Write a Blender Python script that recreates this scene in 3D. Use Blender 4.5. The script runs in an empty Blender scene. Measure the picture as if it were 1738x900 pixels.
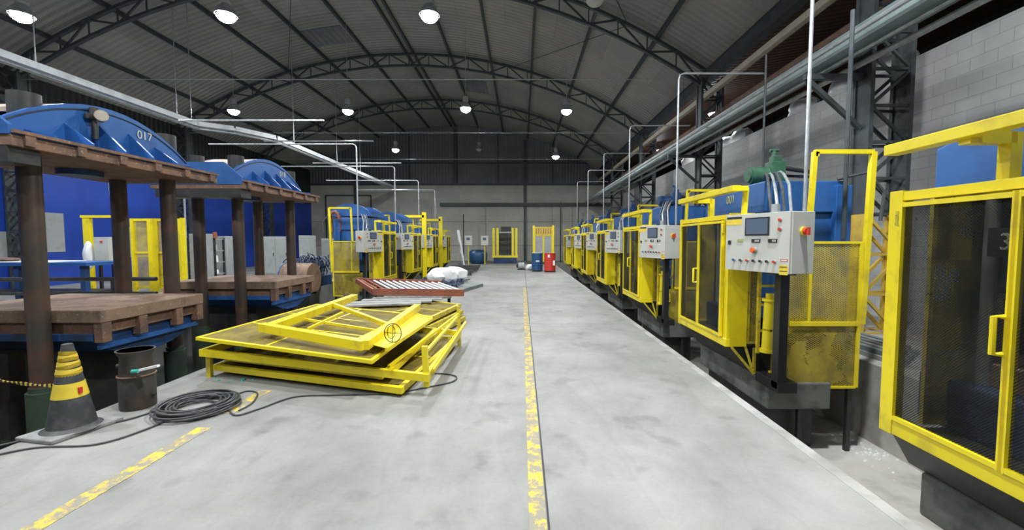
import bpy, math, random
from mathutils import Vector, Matrix, Euler
random.seed(7)
SC = bpy.context.scene
COL = SC.collection
PI = math.pi
H = 1.6
TH = math.atan(41/720)

# ------------------------------------------------------------------ camera
cam = bpy.data.cameras.new('camera'); co = bpy.data.objects.new('camera', cam); COL.objects.link(co)
co.location = (0, 0, H); co.rotation_euler = (PI/2-TH, 0, 0)
cam.sensor_width = 36; cam.lens = 720/1738*36; cam.shift_x = -17/1738; cam.clip_start = .05; cam.clip_end = 200
SC.camera = co

def at(px, py, z=None, Y=None, X=None):
    """a point of the place seen at a pixel of the photograph, at a known height, depth or side distance"""
    xc = (px-886)/720; yc = -(py-450)/720
    d = Vector((xc, math.cos(TH)+yc*math.sin(TH), -math.sin(TH)+yc*math.cos(TH)))
    if z is not None: t = (z-H)/d.z
    elif Y is not None: t = Y/d.y
    else: t = X/d.x
    return Vector((0, 0, H))+d*t

# ------------------------------------------------------------------ materials
def newmat(name):
    m = bpy.data.materials.new(name); m.use_nodes = True
    nt = m.node_tree
    return m, nt, nt.nodes['Principled BSDF'], nt.nodes['Material Output']
def noise(nt, scale, detail=4, vec=None, rough=.6):
    n = nt.nodes.new('ShaderNodeTexNoise'); n.inputs['Scale'].default_value = scale
    n.inputs['Detail'].default_value = detail; n.inputs['Roughness'].default_value = rough
    if vec is not None: nt.links.new(vec, n.inputs['Vector'])
    return n.outputs['Fac']
def ramp(nt, fac, stops):
    r = nt.nodes.new('ShaderNodeValToRGB'); nt.links.new(fac, r.inputs[0])
    e = r.color_ramp.elements
    while len(e) < len(stops): e.new(.5)
    for k, (p, c) in enumerate(stops):
        e[k].position = p; e[k].color = (*c, 1) if len(c) == 3 else c
    return r.outputs['Color']
def mixc(nt, fac, a, b, mode='MIX'):
    m = nt.nodes.new('ShaderNodeMix'); m.data_type = 'RGBA'; m.blend_type = mode
    for s, v in ((m.inputs[0], fac), (m.inputs[6], a), (m.inputs[7], b)):
        if hasattr(v, 'is_linked'): nt.links.new(v, s)
        elif isinstance(v, (int, float)): s.default_value = v
        else: s.default_value = (*v, 1)
    return m.outputs[2]
def mth(nt, op, a, b=None):
    m = nt.nodes.new('ShaderNodeMath'); m.operation = op
    for k, v in ((0, a), (1, b)):
        if v is None: continue
        if hasattr(v, 'is_linked'): nt.links.new(v, m.inputs[k])
        else: m.inputs[k].default_value = v
    return m.outputs[0]
def coord(nt, kind='Object'):
    return nt.nodes.new('ShaderNodeTexCoord').outputs[kind]
def bump(nt, bs, h, strength=.3, dist=.02):
    b = nt.nodes.new('ShaderNodeBump'); b.inputs['Strength'].default_value = strength; b.inputs['Distance'].default_value = dist
    nt.links.new(h, b.inputs['Height']); nt.links.new(b.outputs[0], bs.inputs['Normal'])
def paint(name, base, dirt, lo=.5, hi=.72, scale=3, rough=.45, metal=0., spots=None):
    m, nt, bs, out = newmat(name); v = coord(nt)
    c = ramp(nt, noise(nt, scale, 6, v), [(lo, base), (hi, dirt)])
    if spots:
        f = ramp(nt, noise(nt, scale*6, 5, v), [(.6, (0, 0, 0)), (.66, (1, 1, 1))])
        c = mixc(nt, f, c, spots)
    nt.links.new(c, bs.inputs['Base Color']); bs.inputs['Roughness'].default_value = rough; bs.inputs['Metallic'].default_value = metal
    return m
M = {}
M['yellow'] = paint('yellow_paint', (.82, .66, .012), (.55, .42, .03), .52, .8, 4, .38)
M['yellow_old'] = paint('worn_yellow_paint', (.66, .53, .03), (.25, .2, .06), .45, .75, 5, .5, spots=(.12, .1, .05))
M['yellow_dirty'] = paint('dirty_yellow_sheet', (.36, .28, .035), (.14, .115, .04), .4, .7, 3, .6)
M['orange'] = paint('orange_yellow_paint', (.62, .42, .06), (.36, .26, .08), .5, .8, 4, .5)
M['blue'] = paint('blue_paint', (.022, .105, .32), (.014, .05, .16), .5, .8, 2.5, .4)
M['blue_dark'] = paint('dark_blue_paint', (.012, .05, .16), (.01, .015, .03), .45, .65, 3, .5)
M['blue_wall'] = paint('blue_wall_paint', (.012, .055, .36), (.01, .035, .24), .45, .8, .6, .5)
M['rust'] = paint('rusty_steel', (.2, .105, .062), (.1, .065, .05), .4, .65, 5, .75, spots=(.3, .2, .12))
M['rust_red'] = paint('red_brown_steel', (.3, .09, .045), (.19, .07, .05), .45, .7, 5, .6)
M['table'] = paint('rusty_brown_platen', (.25, .155, .1), (.12, .085, .06), .42, .68, 4, .7, spots=(.36, .27, .2))
M['column'] = paint('oily_column_steel', (.065, .055, .047), (.13, .065, .042), .45, .68, 2.2, .4, .3, spots=(.09, .055, .04))
M['column_base'] = paint('green_grey_base', (.035, .06, .035), (.02, .02, .018), .45, .7, 3, .6)
M['dark'] = paint('dark_oily_steel', (.022, .024, .024), (.05, .045, .035), .45, .75, 5, .5)
M['black'] = paint('black_plastic', (.015, .015, .016), (.03, .03, .03), .5, .8, 5, .45)
M['steel'] = paint('dark_structural_steel', (.06, .072, .078), (.035, .04, .042), .45, .7, 4, .55, .2)
M['galv'] = paint('galvanised_steel', (.5, .53, .54), (.34, .36, .37), .45, .7, 8, .35, .6)
M['tray'] = paint('pale_cable_tray', (.62, .64, .64), (.42, .44, .44), .45, .7, 3, .45)
M['duct'] = paint('grey_green_duct', (.2, .25, .25), (.12, .15, .15), .45, .7, 2, .5)
M['cream'] = paint('cream_beam', (.42, .37, .28), (.28, .25, .2), .45, .7, 2, .6)
M['panel_grey'] = paint('pale_grey_enamel', (.5, .51, .46), (.42, .42, .38), .5, .8, 3, .4)
M['cab_grey'] = paint('grey_cabinet', (.33, .35, .34), (.24, .25, .24), .5, .8, 3, .45)
M['green'] = paint('green_pump_paint', (.035, .11, .06), (.02, .05, .035), .45, .7, 6, .45)
M['white'] = paint('white_plastic_film', (.8, .8, .8), (.62, .62, .62), .5, .8, 5, .4)
M['concrete_dark'] = paint('oily_concrete', (.14, .145, .125), (.045, .045, .038), .42, .62, 2, .8)
M['red'] = paint('red_paint', (.6, .045, .03), (.4, .04, .03), .5, .8, 5, .35)
M['drum_blue'] = paint('drum_blue_paint', (.02, .08, .19), (.015, .05, .12), .5, .8, 5, .35)
M['screen'] = paint('grey_blue_screen', (.1, .13, .19), (.09, .12, .17), .5, .8, 3, .15)
M['gold'] = paint('tape_yellow', (.75, .55, .05), (.6, .45, .05), .5, .8, 9, .4)
M['rubber'] = paint('worn_black_rubber', (.035, .04, .042), (.09, .09, .085), .45, .7, 8, .6)
M['dust'] = paint('dusty_rubber', (.28, .28, .27), (.18, .18, .175), .45, .7, 8, .8)
M['cable'] = paint('dark_grey_cable', (.05, .052, .055), (.1, .1, .1), .5, .8, 20, .45)
M['teal'] = paint('teal_plastic', (.05, .4, .33), (.04, .3, .25), .5, .8, 9, .4)
M['dust_top'] = paint('dust_covered_steel', (.5, .38, .31), (.3, .24, .2), .4, .7, 5, .85)
M['plank'] = paint('grey_flat_boards', (.33, .33, .31), (.2, .2, .19), .45, .7, 5, .7)
M['bag_blue'] = paint('blue_grey_scrap', (.06, .1, .2), (.02, .02, .025), .45, .6, 14, .4, spots=(.4, .42, .45))
M['pot'] = paint('burnt_steel_pot', (.055, .052, .045), (.12, .07, .05), .5, .75, 6, .6, .2)
M['blue_bed'] = paint('oily_blue_paint', (.015, .06, .17), (.012, .022, .04), .45, .7, 3, .45)
M['rim'] = paint('bare_concrete_rim', (.38, .37, .345), (.25, .245, .225), .42, .62, 3, .8)
M['text'] = paint('pale_stencil_paint', (.55, .55, .45), (.4, .42, .38), .5, .8, 20, .6)
M['text_olive'] = paint('olive_stencil_paint', (.33, .33, .13), (.2, .22, .1), .5, .8, 20, .6)
M['orange_red'] = paint('orange_plastic', (.8, .12, .03), (.6, .1, .03), .5, .8, 9, .4)

def grid_mesh_mat(name, colr, dirt, plane, su, sv, fill, blotch=0., blotch_scale=2.):
    m, nt, bs, out = newmat(name); v = coord(nt)
    s = nt.nodes.new('ShaderNodeSeparateXYZ'); nt.links.new(v, s.inputs[0])
    if plane == 'wall': u = mth(nt, 'ADD', s.outputs[0], s.outputs[1]); w = s.outputs[2]
    else: u = s.outputs[0]; w = s.outputs[1]
    u = mth(nt, 'DIVIDE', u, su); w = mth(nt, 'DIVIDE', w, sv)
    a = mth(nt, 'PINGPONG', mth(nt, 'ADD', u, w), .5); b = mth(nt, 'PINGPONG', mth(nt, 'SUBTRACT', u, w), .5)
    f = mth(nt, 'LESS_THAN', mth(nt, 'MINIMUM', a, b), fill)
    if blotch:
        q = mth(nt, 'LESS_THAN', noise(nt, blotch_scale, 5, v), blotch); f = mth(nt, 'MAXIMUM', f, q)
    c = ramp(nt, noise(nt, 2.5, 6, v), [(.42, colr), (.68, dirt)])
    nt.links.new(c, bs.inputs['Base Color']); bs.inputs['Roughness'].default_value = .6; bs.inputs['Specular IOR Level'].default_value = .1
    t = nt.nodes.new('ShaderNodeBsdfTransparent'); mx = nt.nodes.new('ShaderNodeMixShader')
    nt.links.new(f, mx.inputs[0]); nt.links.new(t.outputs[0], mx.inputs[1]); nt.links.new(bs.outputs[0], mx.inputs[2])
    nt.links.new(mx.outputs[0], out.inputs[0])
    return m
M['mesh_yellow'] = grid_mesh_mat('yellow_expanded_metal', (.62, .48, .04), (.3, .23, .04), 'wall', .042, .024, .16)
M['mesh_olive'] = grid_mesh_mat('dirty_yellow_expanded_metal', (.42, .33, .045), (.2, .16, .05), 'wall', .042, .024, .18, .52, 1.6)
M['mesh_dark'] = grid_mesh_mat('dark_door_mesh', (.012, .013, .013), (.035, .035, .03), 'wall', .018, .018, .13)
M['mesh_floor'] = grid_mesh_mat('dusty_flat_mesh', (.17, .135, .045), (.33, .25, .035), 'flat', .03, .018, .2, .5, 1.2)

def floor_mat():
    m, nt, bs, out = newmat('worn_concrete'); v = coord(nt)
    big = ramp(nt, noise(nt, .5, 8, v, .68), [(.33, (.185, .182, .169)), (.5, (.262, .259, .242)), (.68, (.335, .331, .31))])
    wv = nt.nodes.new('ShaderNodeVectorMath'); wv.operation = 'ADD'
    nz = nt.nodes.new('ShaderNodeTexNoise'); nz.inputs['Scale'].default_value = .9; nt.links.new(v, nz.inputs['Vector'])
    nt.links.new(v, wv.inputs[0]); nt.links.new(nz.outputs['Color'], wv.inputs[1])
    mp = nt.nodes.new('ShaderNodeMapping'); mp.inputs['Scale'].default_value = (2.2, .8, 1); mp.inputs['Rotation'].default_value = (0, 0, .35); nt.links.new(wv.outputs[0], mp.inputs[0])
    st = ramp(nt, noise(nt, 1.6, 7, mp.outputs[0], .65), [(.33, (.84, .84, .83)), (.52, (1, 1, 1)), (.75, (1.07, 1.07, 1.06))])
    c = mixc(nt, .75, big, st, 'MULTIPLY')
    # thin curved scuffs
    w2 = nt.nodes.new('ShaderNodeTexWave'); w2.inputs['Scale'].default_value = .35; w2.inputs['Distortion'].default_value = 9; w2.inputs['Detail'].default_value = 2; w2.inputs['Detail Scale'].default_value = .6
    nt.links.new(v, w2.inputs[0])
    sk = ramp(nt, w2.outputs['Fac'], [(.0, (.78, .78, .77)), (.006, (1, 1, 1))])
    c = mixc(nt, .18, c, sk, 'MULTIPLY')
    # dark stains
    sp = ramp(nt, noise(nt, 2.7, 3, v, .5), [(.3, (.7, .7, .69)), (.4, (1, 1, 1))]); c = mixc(nt, .8, c, sp, 'MULTIPLY')
    fine = ramp(nt, noise(nt, 35, 4, v), [(.3, (.92, .92, .92)), (.6, (1, 1, 1))]); c = mixc(nt, .7, c, fine, 'MULTIPLY')
    nt.links.new(c, bs.inputs['Base Color'])
    r = ramp(nt, noise(nt, .8, 5, v), [(.3, (.42, .42, .42)), (.7, (.7, .7, .7))]); nt.links.new(r, bs.inputs['Roughness'])
    bump(nt, bs, noise(nt, 40, 4, v), .12, .01)
    return m
M['floor'] = floor_mat()
def line_mat():
    m, nt, bs, out = newmat('worn_yellow_line'); v = coord(nt)
    f = ramp(nt, noise(nt, 7, 8, v, .75), [(.44, (0, 0, 0)), (.52, (1, 1, 1))])
    c = mixc(nt, f, (.66, .46, .05), (.27, .25, .19)); nt.links.new(c, bs.inputs['Base Color']); bs.inputs['Roughness'].default_value = .6
    return m
M['line'] = line_mat()
def pit_mat():
    m, nt, bs, out = newmat('dusty_pit_concrete'); v = coord(nt)
    c = ramp(nt, noise(nt, 1.1, 7, v), [(.32, (.2, .185, .165)), (.48, (.4, .38, .34)), (.7, (.52, .5, .46))])
    nt.links.new(c, bs.inputs['Base Color']); bs.inputs['Roughness'].default_value = .85
    bump(nt, bs, noise(nt, 12, 5, v), .3, .02); return m
M['pit'] = pit_mat()
def pit_green():
    m, nt, bs, out = newmat('wet_green_pit'); v = coord(nt)
    c = ramp(nt, noise(nt, 1.5, 7, v), [(.35, (.012, .016, .012)), (.6, (.03, .045, .028)), (.8, (.09, .09, .07))])
    nt.links.new(c, bs.inputs['Base Color']); bs.inputs['Roughness'].default_value = .3; return m
M['pit_green'] = pit_green()
def block_mat(name, c1, c2, mort, bw, bh, xy):
    m, nt, bs, out = newmat(name); v = coord(nt)
    s = nt.nodes.new('ShaderNodeSeparateXYZ'); nt.links.new(v, s.inputs[0])
    cb = nt.nodes.new('ShaderNodeCombineXYZ'); nt.links.new(s.outputs[xy], cb.inputs[0]); nt.links.new(s.outputs[2], cb.inputs[1])
    b = nt.nodes.new('ShaderNodeTexBrick'); nt.links.new(cb.outputs[0], b.inputs[0])
    b.inputs['Scale'].default_value = 1; b.inputs['Brick Width'].default_value = bw; b.inputs['Row Height'].default_value = bh
    b.inputs['Mortar Size'].default_value = .006; b.inputs['Color1'].default_value = (*c1, 1); b.inputs['Color2'].default_value = (*c2, 1); b.inputs['Mortar'].default_value = (*mort, 1)
    n = ramp(nt, noise(nt, .7, 6, v), [(.3, (.75, .75, .75)), (.65, (1, 1, 1))])
    c = mixc(nt, .8, b.outputs[0], n, 'MULTIPLY')
    nt.links.new(c, bs.inputs['Base Color']); bs.inputs['Roughness'].default_value = .85
    bump(nt, bs, b.outputs['Fac'], .4, -.01); return m
M['block_right'] = block_mat('painted_block_wall', (.52, .53, .52), (.47, .48, .47), (.37, .38, .37), .42, .21, 1)
M['block_back'] = block_mat('beige_block_wall', (.5, .485, .42), (.45, .44, .38), (.36, .35, .3), 2.4, .6, 0)
def corr_mat(name, ca, cb_, axis, pitch, depth=.03, metal=.0):
    m, nt, bs, out = newmat(name); v = coord(nt)
    s = nt.nodes.new('ShaderNodeSeparateXYZ'); nt.links.new(v, s.inputs[0])
    w = mth(nt, 'PINGPONG', s.outputs[axis], pitch)
    c = ramp(nt, noise(nt, .35, 6, v), [(.35, ca), (.65, cb_)])
    # individual sheets differ slightly
    sh = nt.nodes.new('ShaderNodeTexBrick'); sh.inputs['Scale'].default_value = 1; sh.inputs['Brick Width'].default_value = 1.9; sh.inputs['Row Height'].default_value = 3.3
    sh.inputs['Mortar Size'].default_value = .01; sh.inputs['Color1'].default_value = (1, 1, 1, 1); sh.inputs['Color2'].default_value = (.78, .78, .8, 1); sh.inputs['Mortar'].default_value = (.6, .6, .6, 1)
    nt.links.new(v, sh.inputs[0])
    c = mixc(nt, .8, c, sh.outputs[0], 'MULTIPLY')
    nt.links.new(c, bs.inputs['Base Color']); bs.inputs['Roughness'].default_value = .6; bs.inputs['Metallic'].default_value = metal
    bump(nt, bs, w, .6, depth); return m
M['roof'] = corr_mat('grey_brown_roof_sheet', (.38, .355, .31), (.28, .27, .245), 1, .12, .6)
M['clad'] = corr_mat('dark_cladding', (.19, .205, .21), (.13, .145, .15), 0, .12, .6)
M['clad_dark'] = corr_mat('black_green_cladding', (.03, .04, .036), (.018, .02, .02), 1, .12, .6)
M['roof_rust'] = corr_mat('rusty_roof_sheet', (.13, .065, .045), (.07, .05, .04), 1, .12, .6)
def emis(name, c, s):
    m, nt, bs, out = newmat(name); bs.inputs['Emission Color'].default_value = (*c, 1); bs.inputs['Emission Strength'].default_value = s
    bs.inputs['Base Color'].default_value = (.8, .8, .8, 1); return m
M['lamp'] = emis('lit_lamp_lens', (.86, .93, 1), 60)

# ------------------------------------------------------------------ mesh builder
class MB:
    def __init__(s): s.v = []; s.f = []
    def add(s, vs, fs):
        n = len(s.v); s.v += [Vector(a) for a in vs]; s.f += [tuple(n+i for i in f) for f in fs]; return s
    def box(s, x0, x1, y0, y1, z0, z1):
        return s.add([(x, y, z) for z in (z0, z1) for y in (y0, y1) for x in (x0, x1)],
                     [(0, 2, 3, 1), (4, 5, 7, 6), (0, 1, 5, 4), (2, 6, 7, 3), (0, 4, 6, 2), (1, 3, 7, 5)])
    def hexa(s, b, t):      # bottom 4 (ccw), top 4
        return s.add(list(b)+list(t), [(3, 2, 1, 0), (4, 5, 6, 7), (0, 1, 5, 4), (1, 2, 6, 5), (2, 3, 7, 6), (3, 0, 4, 7)])
    def bar(s, p, q, w, h=None, up=(0, 0, 1)):
        h = h or w; p = Vector(p); q = Vector(q); d = (q-p).normalized(); up = Vector(up)
        if abs(d.dot(up)) > .99: up = Vector((0, 1, 0))
        a = d.cross(up).normalized()*w/2; b = a.cross(d).normalized()*h/2
        return s.hexa([p-a-b, p+a-b, p+a+b, p-a+b], [q-a-b, q+a-b, q+a+b, q-a+b])
    def prism(s, poly, off):
        n = len(poly); off = Vector(off); poly = [Vector(a) for a in poly]
        return s.add(poly+[a+off for a in poly], [tuple(range(n-1, -1, -1)), tuple(range(n, 2*n))]+[(i, (i+1) % n, n+(i+1) % n, n+i) for i in range(n)])
    def tube(s, pts, r, n=8, caps=True):
        pts = [Vector(p) for p in pts]; rings = []; rr = r if isinstance(r, (list, tuple)) else [r]*len(pts)
        ref = None
        for i, p in enumerate(pts):
            d = (pts[min(i+1, len(pts)-1)]-pts[max(i-1, 0)]).normalized()
            if ref is None:
                ref = Vector((0, 0, 1)) if abs(d.z) < .9 else Vector((1, 0, 0))
            a = (ref-d*ref.dot(d)).normalized(); ref = a; b = d.cross(a)
            rings.append([p+(a*math.cos(2*PI*k/n)+b*math.sin(2*PI*k/n))*rr[i] for k in range(n)])
        vs = [v for g in rings for v in g]; fs = []
        for i in range(len(pts)-1):
            for k in range(n):
                fs.append((i*n+k, i*n+(k+1) % n, (i+1)*n+(k+1) % n, (i+1)*n+k))
        if caps: fs += [tuple(range(n-1, -1, -1)), tuple((len(pts)-1)*n+k for k in range(n))]
        return s.add(vs, fs)
    def cyl(s, p, q, r, n=16, r2=None): return s.tube([p, q], [r, r if r2 is None else r2], n)
    def lathe(s, c, prof, n=24, caps=True):
        c = Vector(c); return s.tube([c+Vector((0, 0, z)) for r, z in prof], [max(r, .0005) for r, z in prof], n, caps)
    def frame(s, c4, w, h):     # closed bar frame through four corners
        for i in range(4):
            p = Vector(c4[i]); q = Vector(c4[(i+1) % 4]); e = (q-p).normalized()*w*.49
            s.bar(p-e, q+e, w, h) if i % 2 else s.bar(p-e, q+e, w*.97, h*.97)
        return s
    def quadsheet(s, c4, t=.004):
        c4 = [Vector(a) for a in c4]; n = (c4[1]-c4[0]).cross(c4[3]-c4[0]).normalized()*t
        return s.prism(c4, n)
    def build(s, name, mat, parent=None, label=None, smooth=False, bevel=0., loc=None):
        me = bpy.data.meshes.new(name)
        o = bpy.data.objects.new(name, me); COL.objects.link(o)
        if parent is not None:
            org = parent.get('_o'); org = Vector(org); o['_o'] = org; o.parent = parent
        else:
            if loc is None:
                xs = [v.x for v in s.v]; ys = [v.y for v in s.v]; zs = [v.z for v in s.v]
                loc = ((min(xs)+max(xs))/2, (min(ys)+max(ys))/2, min(zs))
            org = Vector(loc); o.location = org; o['_o'] = org
        me.from_pydata([v-org for v in s.v], [], s.f); me.update()
        me.materials.append(M[mat] if isinstance(mat, str) else mat)
        if smooth:
            me.shade_smooth(); me.set_sharp_from_angle(angle=math.radians(38))
        if bevel:
            b = o.modifiers.new('bevel', 'BEVEL'); b.width = bevel; b.segments = 2; b.limit_method = 'ANGLE'
        if label: o['label'] = label
        return o
def tag(o, label=None, cat=None, group=None, kind=None):
    if label: o['label'] = label
    if cat: o['category'] = cat
    if group: o['group'] = group
    if kind: o['kind'] = kind
    return o
def root(name, loc, label, cat, group=None):
    o = bpy.data.objects.new(name, None); COL.objects.link(o); o.location = loc; o['_o'] = Vector(loc); o.empty_display_size = .1
    return tag(o, label, cat, group)
def copy_tree(o, parent=None):
    c = o.copy(); COL.objects.link(c)
    if parent is not None: c.parent = parent
    for ch in o.children: copy_tree(ch, c)
    return c
def dup(o, d, label, mirror=False):
    c = copy_tree(o); l = Vector(o['_o'])
    if mirror: l = Vector((d[0]*1.0, l.y+d[1], l.z+d[2])); c.scale = (-1, 1, 1); c.location = l
    else: c.location = l+Vector(d)
    c['_o'] = c.location.copy(); c['label'] = label
    return c
def text(body, size, loc, rot, mat, parent, name='number', ext=.002):
    cu = bpy.data.curves.new(name, 'FONT'); cu.body = body; cu.size = size; cu.extrude = ext; cu.align_x = 'CENTER'; cu.align_y = 'CENTER'
    t_ = bpy.data.objects.new(name, cu); COL.objects.link(t_); bpy.context.view_layer.update()
    me = bpy.data.meshes.new_from_object(t_.evaluated_get(bpy.context.evaluated_depsgraph_get())); bpy.data.objects.remove(t_)
    me.materials.clear(); me.materials.append(M[mat]); o = bpy.data.objects.new(name, me); COL.objects.link(o); o.parent = parent
    o.location = Vector(loc)-Vector(parent['_o']); o.rotation_euler = rot; o['_o'] = parent['_o']; return o
def S(o): return tag(o, kind='structure')
def B(*a): return MB().box(*a)

# ------------------------------------------------------------------ hall shell
S(B(-4.0, 2.22, -6, 34, -1.0, 0).build('floor', 'floor'))
S(B(-16.8, -7.5, -6, 34, -1.0, -.001).build('floor', 'floor'))
S(B(-7.5, -4.0, -6, 30, -1.2, -1.0).build('floor', 'pit_green'))
S(B(-7.5, -4.0, 30, 34, -1.0, -.001).build('floor', 'floor'))
S(B(2.22, 4.5, -6, 30, -1.2, -1.0).build('floor', 'pit'))
S(B(2.22, 4.5, 30, 34, -1.0, -.001).build('floor', 'floor'))
S(B(4.5, 14, -6, 34, -1.0, .02).build('floor', 'pit'))
# pale rim of the raised aisle
S(B(2.13, 2.225, -6, 30, -.06, .003).build('trim_1', 'rim'))
# painted lines
def line(x, y0, y1, w, nm): return S(B(x-w/2, x+w/2, y0, y1, .001, .003).build(nm, 'line'))
line(-2.72, 1.0, 3.55, .12, 'trim_2'); line(-2.74, 3.85, 4.45, .13, 'trim_3')
line(.09, 1.5, 14.5, .1, 'trim_4'); line(-2.7, 12.5, 16.5, .1, 'trim_5')
S(B(.145, .157, -2, 33, .0012, .0022).build('trim_6', 'dark'))
S(B(-4, 2.13, 8.1, 8.112, .0012, .0022).build('trim_7', 'plank'))
RX, RZ, HW, RR = -5.4, 10.4, 11.4, 20.3
def rz(x, R=RR): return RZ-(RR-math.sqrt(RR*RR-(x-RX)**2))
xs = [RX-HW+2*HW*k/28 for k in range(29)]
rb = MB()
for k in range(28):
    a, b = xs[k], xs[k+1]
    rb.hexa([(a, -6, rz(a)+.3), (b, -6, rz(b)+.3), (b, 34, rz(b)+.3), (a, 34, rz(a)+.3)], [(a, -6, rz(a)+.36), (b, -6, rz(b)+.36), (b, 34, rz(b)+.36), (a, 34, rz(a)+.36)])
S(rb.build('ceiling', 'roof'))
# skylight-less darker sheets between trusses
for k, (x0, x1, y0, y1) in enumerate([(-4.2, -2.4, 10.5, 12.5), (-3.6, -2.0, 24, 26), (-9.4, -7.6, 18.2, 19.6)]):
    m_ = MB(); n = 4
    for j in range(n):
        a = x0+(x1-x0)*j/n; b = x0+(x1-x0)*(j+1)/n
        m_.hexa([(a, y0, rz(a)+.27), (b, y0, rz(b)+.27), (b, y1, rz(b)+.27), (a, y1, rz(a)+.27)], [(a, y0, rz(a)+.295), (b, y0, rz(b)+.295), (b, y1, rz(b)+.295), (a, y1, rz(a)+.295)])
    S(m_.build('ceiling', 'clad'))
# back wall: block below, arched cladding above
S(B(-16.8, 14, 34, 34.2, 0, 6.1).build('wall_back', 'block_back'))
poly = [(-16.8, 34.02, 6.1)]+[(x, 34.02, rz(x)+.3) for x in xs]+[(6, 34.02, 6.1)]
S(MB().prism(poly, (0, .15, 0)).build('wall_back', 'clad'))
S(B(6, 14, 34.02, 34.17, 6.1, 8).build('wall_back', 'clad_dark'))
S(B(-17.0, -16.8, -6, 34, 0, 4.5).build('wall_left', 'blue_wall'))
S(B(-17.0, -16.8, -6, 34, 4.5, 7.4).build('wall_left', 'clad_dark'))
S(B(7.5, 7.7, -6, 34, .02, 5.1).build('wall_right', 'block_right'))
S(B(13.8, 14, -6, 34, .02, 8.25).build('wall_right', 'clad_dark'))
S(B(-17, 14, -6.2, -6, -1, 11).build('wall_front', 'clad'))
# rust coloured roof of the neighbouring bay, mezzanine slab behind the block wall
rr = MB(); rr.hexa([(6, -6, 6.95), (14, -6, 8.25), (14, 34, 8.25), (6, 34, 6.95)], [(6, -6, 7.0), (14, -6, 8.3), (14, 34, 8.3), (6, 34, 7.0)])
S(rr.build('ceiling', 'roof_rust'))
S(B(7.7, 13.8, -6, 34, 4.85, 5.05).build('floor', 'rust'))
# pilasters / beams on the back wall
for x, z0, z1 in ((-13.2, 0, 7.6), (-5.25, 6.1, 10.4), (.25, 0, 9.5), (-8.9, 6.1, 10), (2.4, 6.1, 8.4), (-1.9, 6.1, 10)):
    w = .11 if x in (-13.2, .25, -5.25) else .04
    S(B(x-w, x+w, 33.85, 34.0, z0, z1).build('trim_8', 'steel'))
S(B(-6.5, 7, 33.7, 34, 4.35, 4.6).build('trim_9', 'steel'))
S(B(-16.8, 7, 33.9, 34, 6.0, 6.15).build('trim_10', 'steel'))
S(B(-16.8, 7, 33.9, 34, 7.7, 7.8).build('trim_11', 'steel'))
for z in (3.1, 1.2): S(B(-16.8, 7, 33.97, 34, z, z+.06).build('trim_12', 'plank'))
for x in (-9.8, -7.2, -2.9, 2.4, 4.0): S(B(x-.03, x+.03, 33.95, 34, 0, 4.35).build('trim_13', 'plank'))
# large door outline on the back wall
S(MB().bar((-15.6, 33.95, 5.2), (-12, 33.95, 5.2), .08).bar((-12, 33.95, 5.2), (-12, 33.95, 0), .08).bar((-15.6, 33.95, 5.2), (-15.6, 33.95, 0), .08).build('door_1', 'steel'))
# patches of bare render on the blue wall
for y0, y1, z0, z1 in ((14.6, 15.6, 1.2, 2.6), (17.6, 19.6, .9, 2.2), (12.0, 13.9, .9, 1.9)):
    S(B(-16.8, -16.78, y0, y1, z0, z1).build('wall_left', 'cab_grey'))

TY = [0.5, 7.3, 14.0, 20.8, 27.4]
def top_z(x): return rz(x)+.12
def bot_z(x): return rz(x)-.42
for i, y in enumerate(TY):
    if i == 0: continue
    o = root('roof_truss', (RX, y, rz(RX)), ['', 'arched steel roof truss nearest the camera, its right half crossing the top of the photo',
        'arched steel roof truss, second from the camera', 'arched steel roof truss, third from the camera', 'arched steel roof truss, the last before the end wall'][i], 'truss', 'arched roof trusses')
    n = 24; X_ = [RX-HW+.1+(2*HW-.2)*k/n for k in range(n+1)]
    t_ = MB(); b_ = MB(); w_ = MB()
    for k in range(n):
        a, b = X_[k], X_[k+1]
        t_.bar((a, y, top_z(a)), (b, y, top_z(b)), .12, .09); b_.bar((a, y, bot_z(a)), (b, y, bot_z(b)), .12, .08)
        if k % 2 == 0: w_.bar((a, y, bot_z(a)), (b, y, top_z(b)), .05)
        else: w_.bar((a, y, top_z(a)), (b, y, bot_z(b)), .05)
        w_.bar((b, y, bot_z(b)), (b, y, top_z(b)), .035)
    t_.build('top_chord', 'steel', o); b_.build('bottom_chord', 'steel', o); w_.build('web', 'steel', o)
    MB().tube([(RX-HW+.3, y, 6.8), (5.9, y, 6.8)], .014, 6).build('tie_rod', 'galv', o)
for k in range(-5, 6):
    x = RX+1.95*k
    for dx in ((-.17, .17) if k == 0 else (0,)):
        S(MB().bar((x+dx, -6, rz(x)+.22), (x+dx, 34, rz(x)+.22), .09, .14).build('purlin', 'steel'))
for k, (x0, y0, x1, y1) in enumerate([(-11.2, 7.3, -7.3, 14), (-7.3, 14, -11.2, 20.8), (-.5, 7.3, 3.4, 14), (3.4, 14, -.5, 20.8)]):
    S(MB().tube([(x0, y0, rz(x0)+.1), (x1, y1, rz(x1)+.1)], .015, 6).build('roof_brace', 'steel'))
# gutter beam and rail along the right eave
S(MB().bar((6.0, -6, 6.85), (6.0, 34, 6.85), .25, .3).build('eaves_beam', 'steel'))

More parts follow.
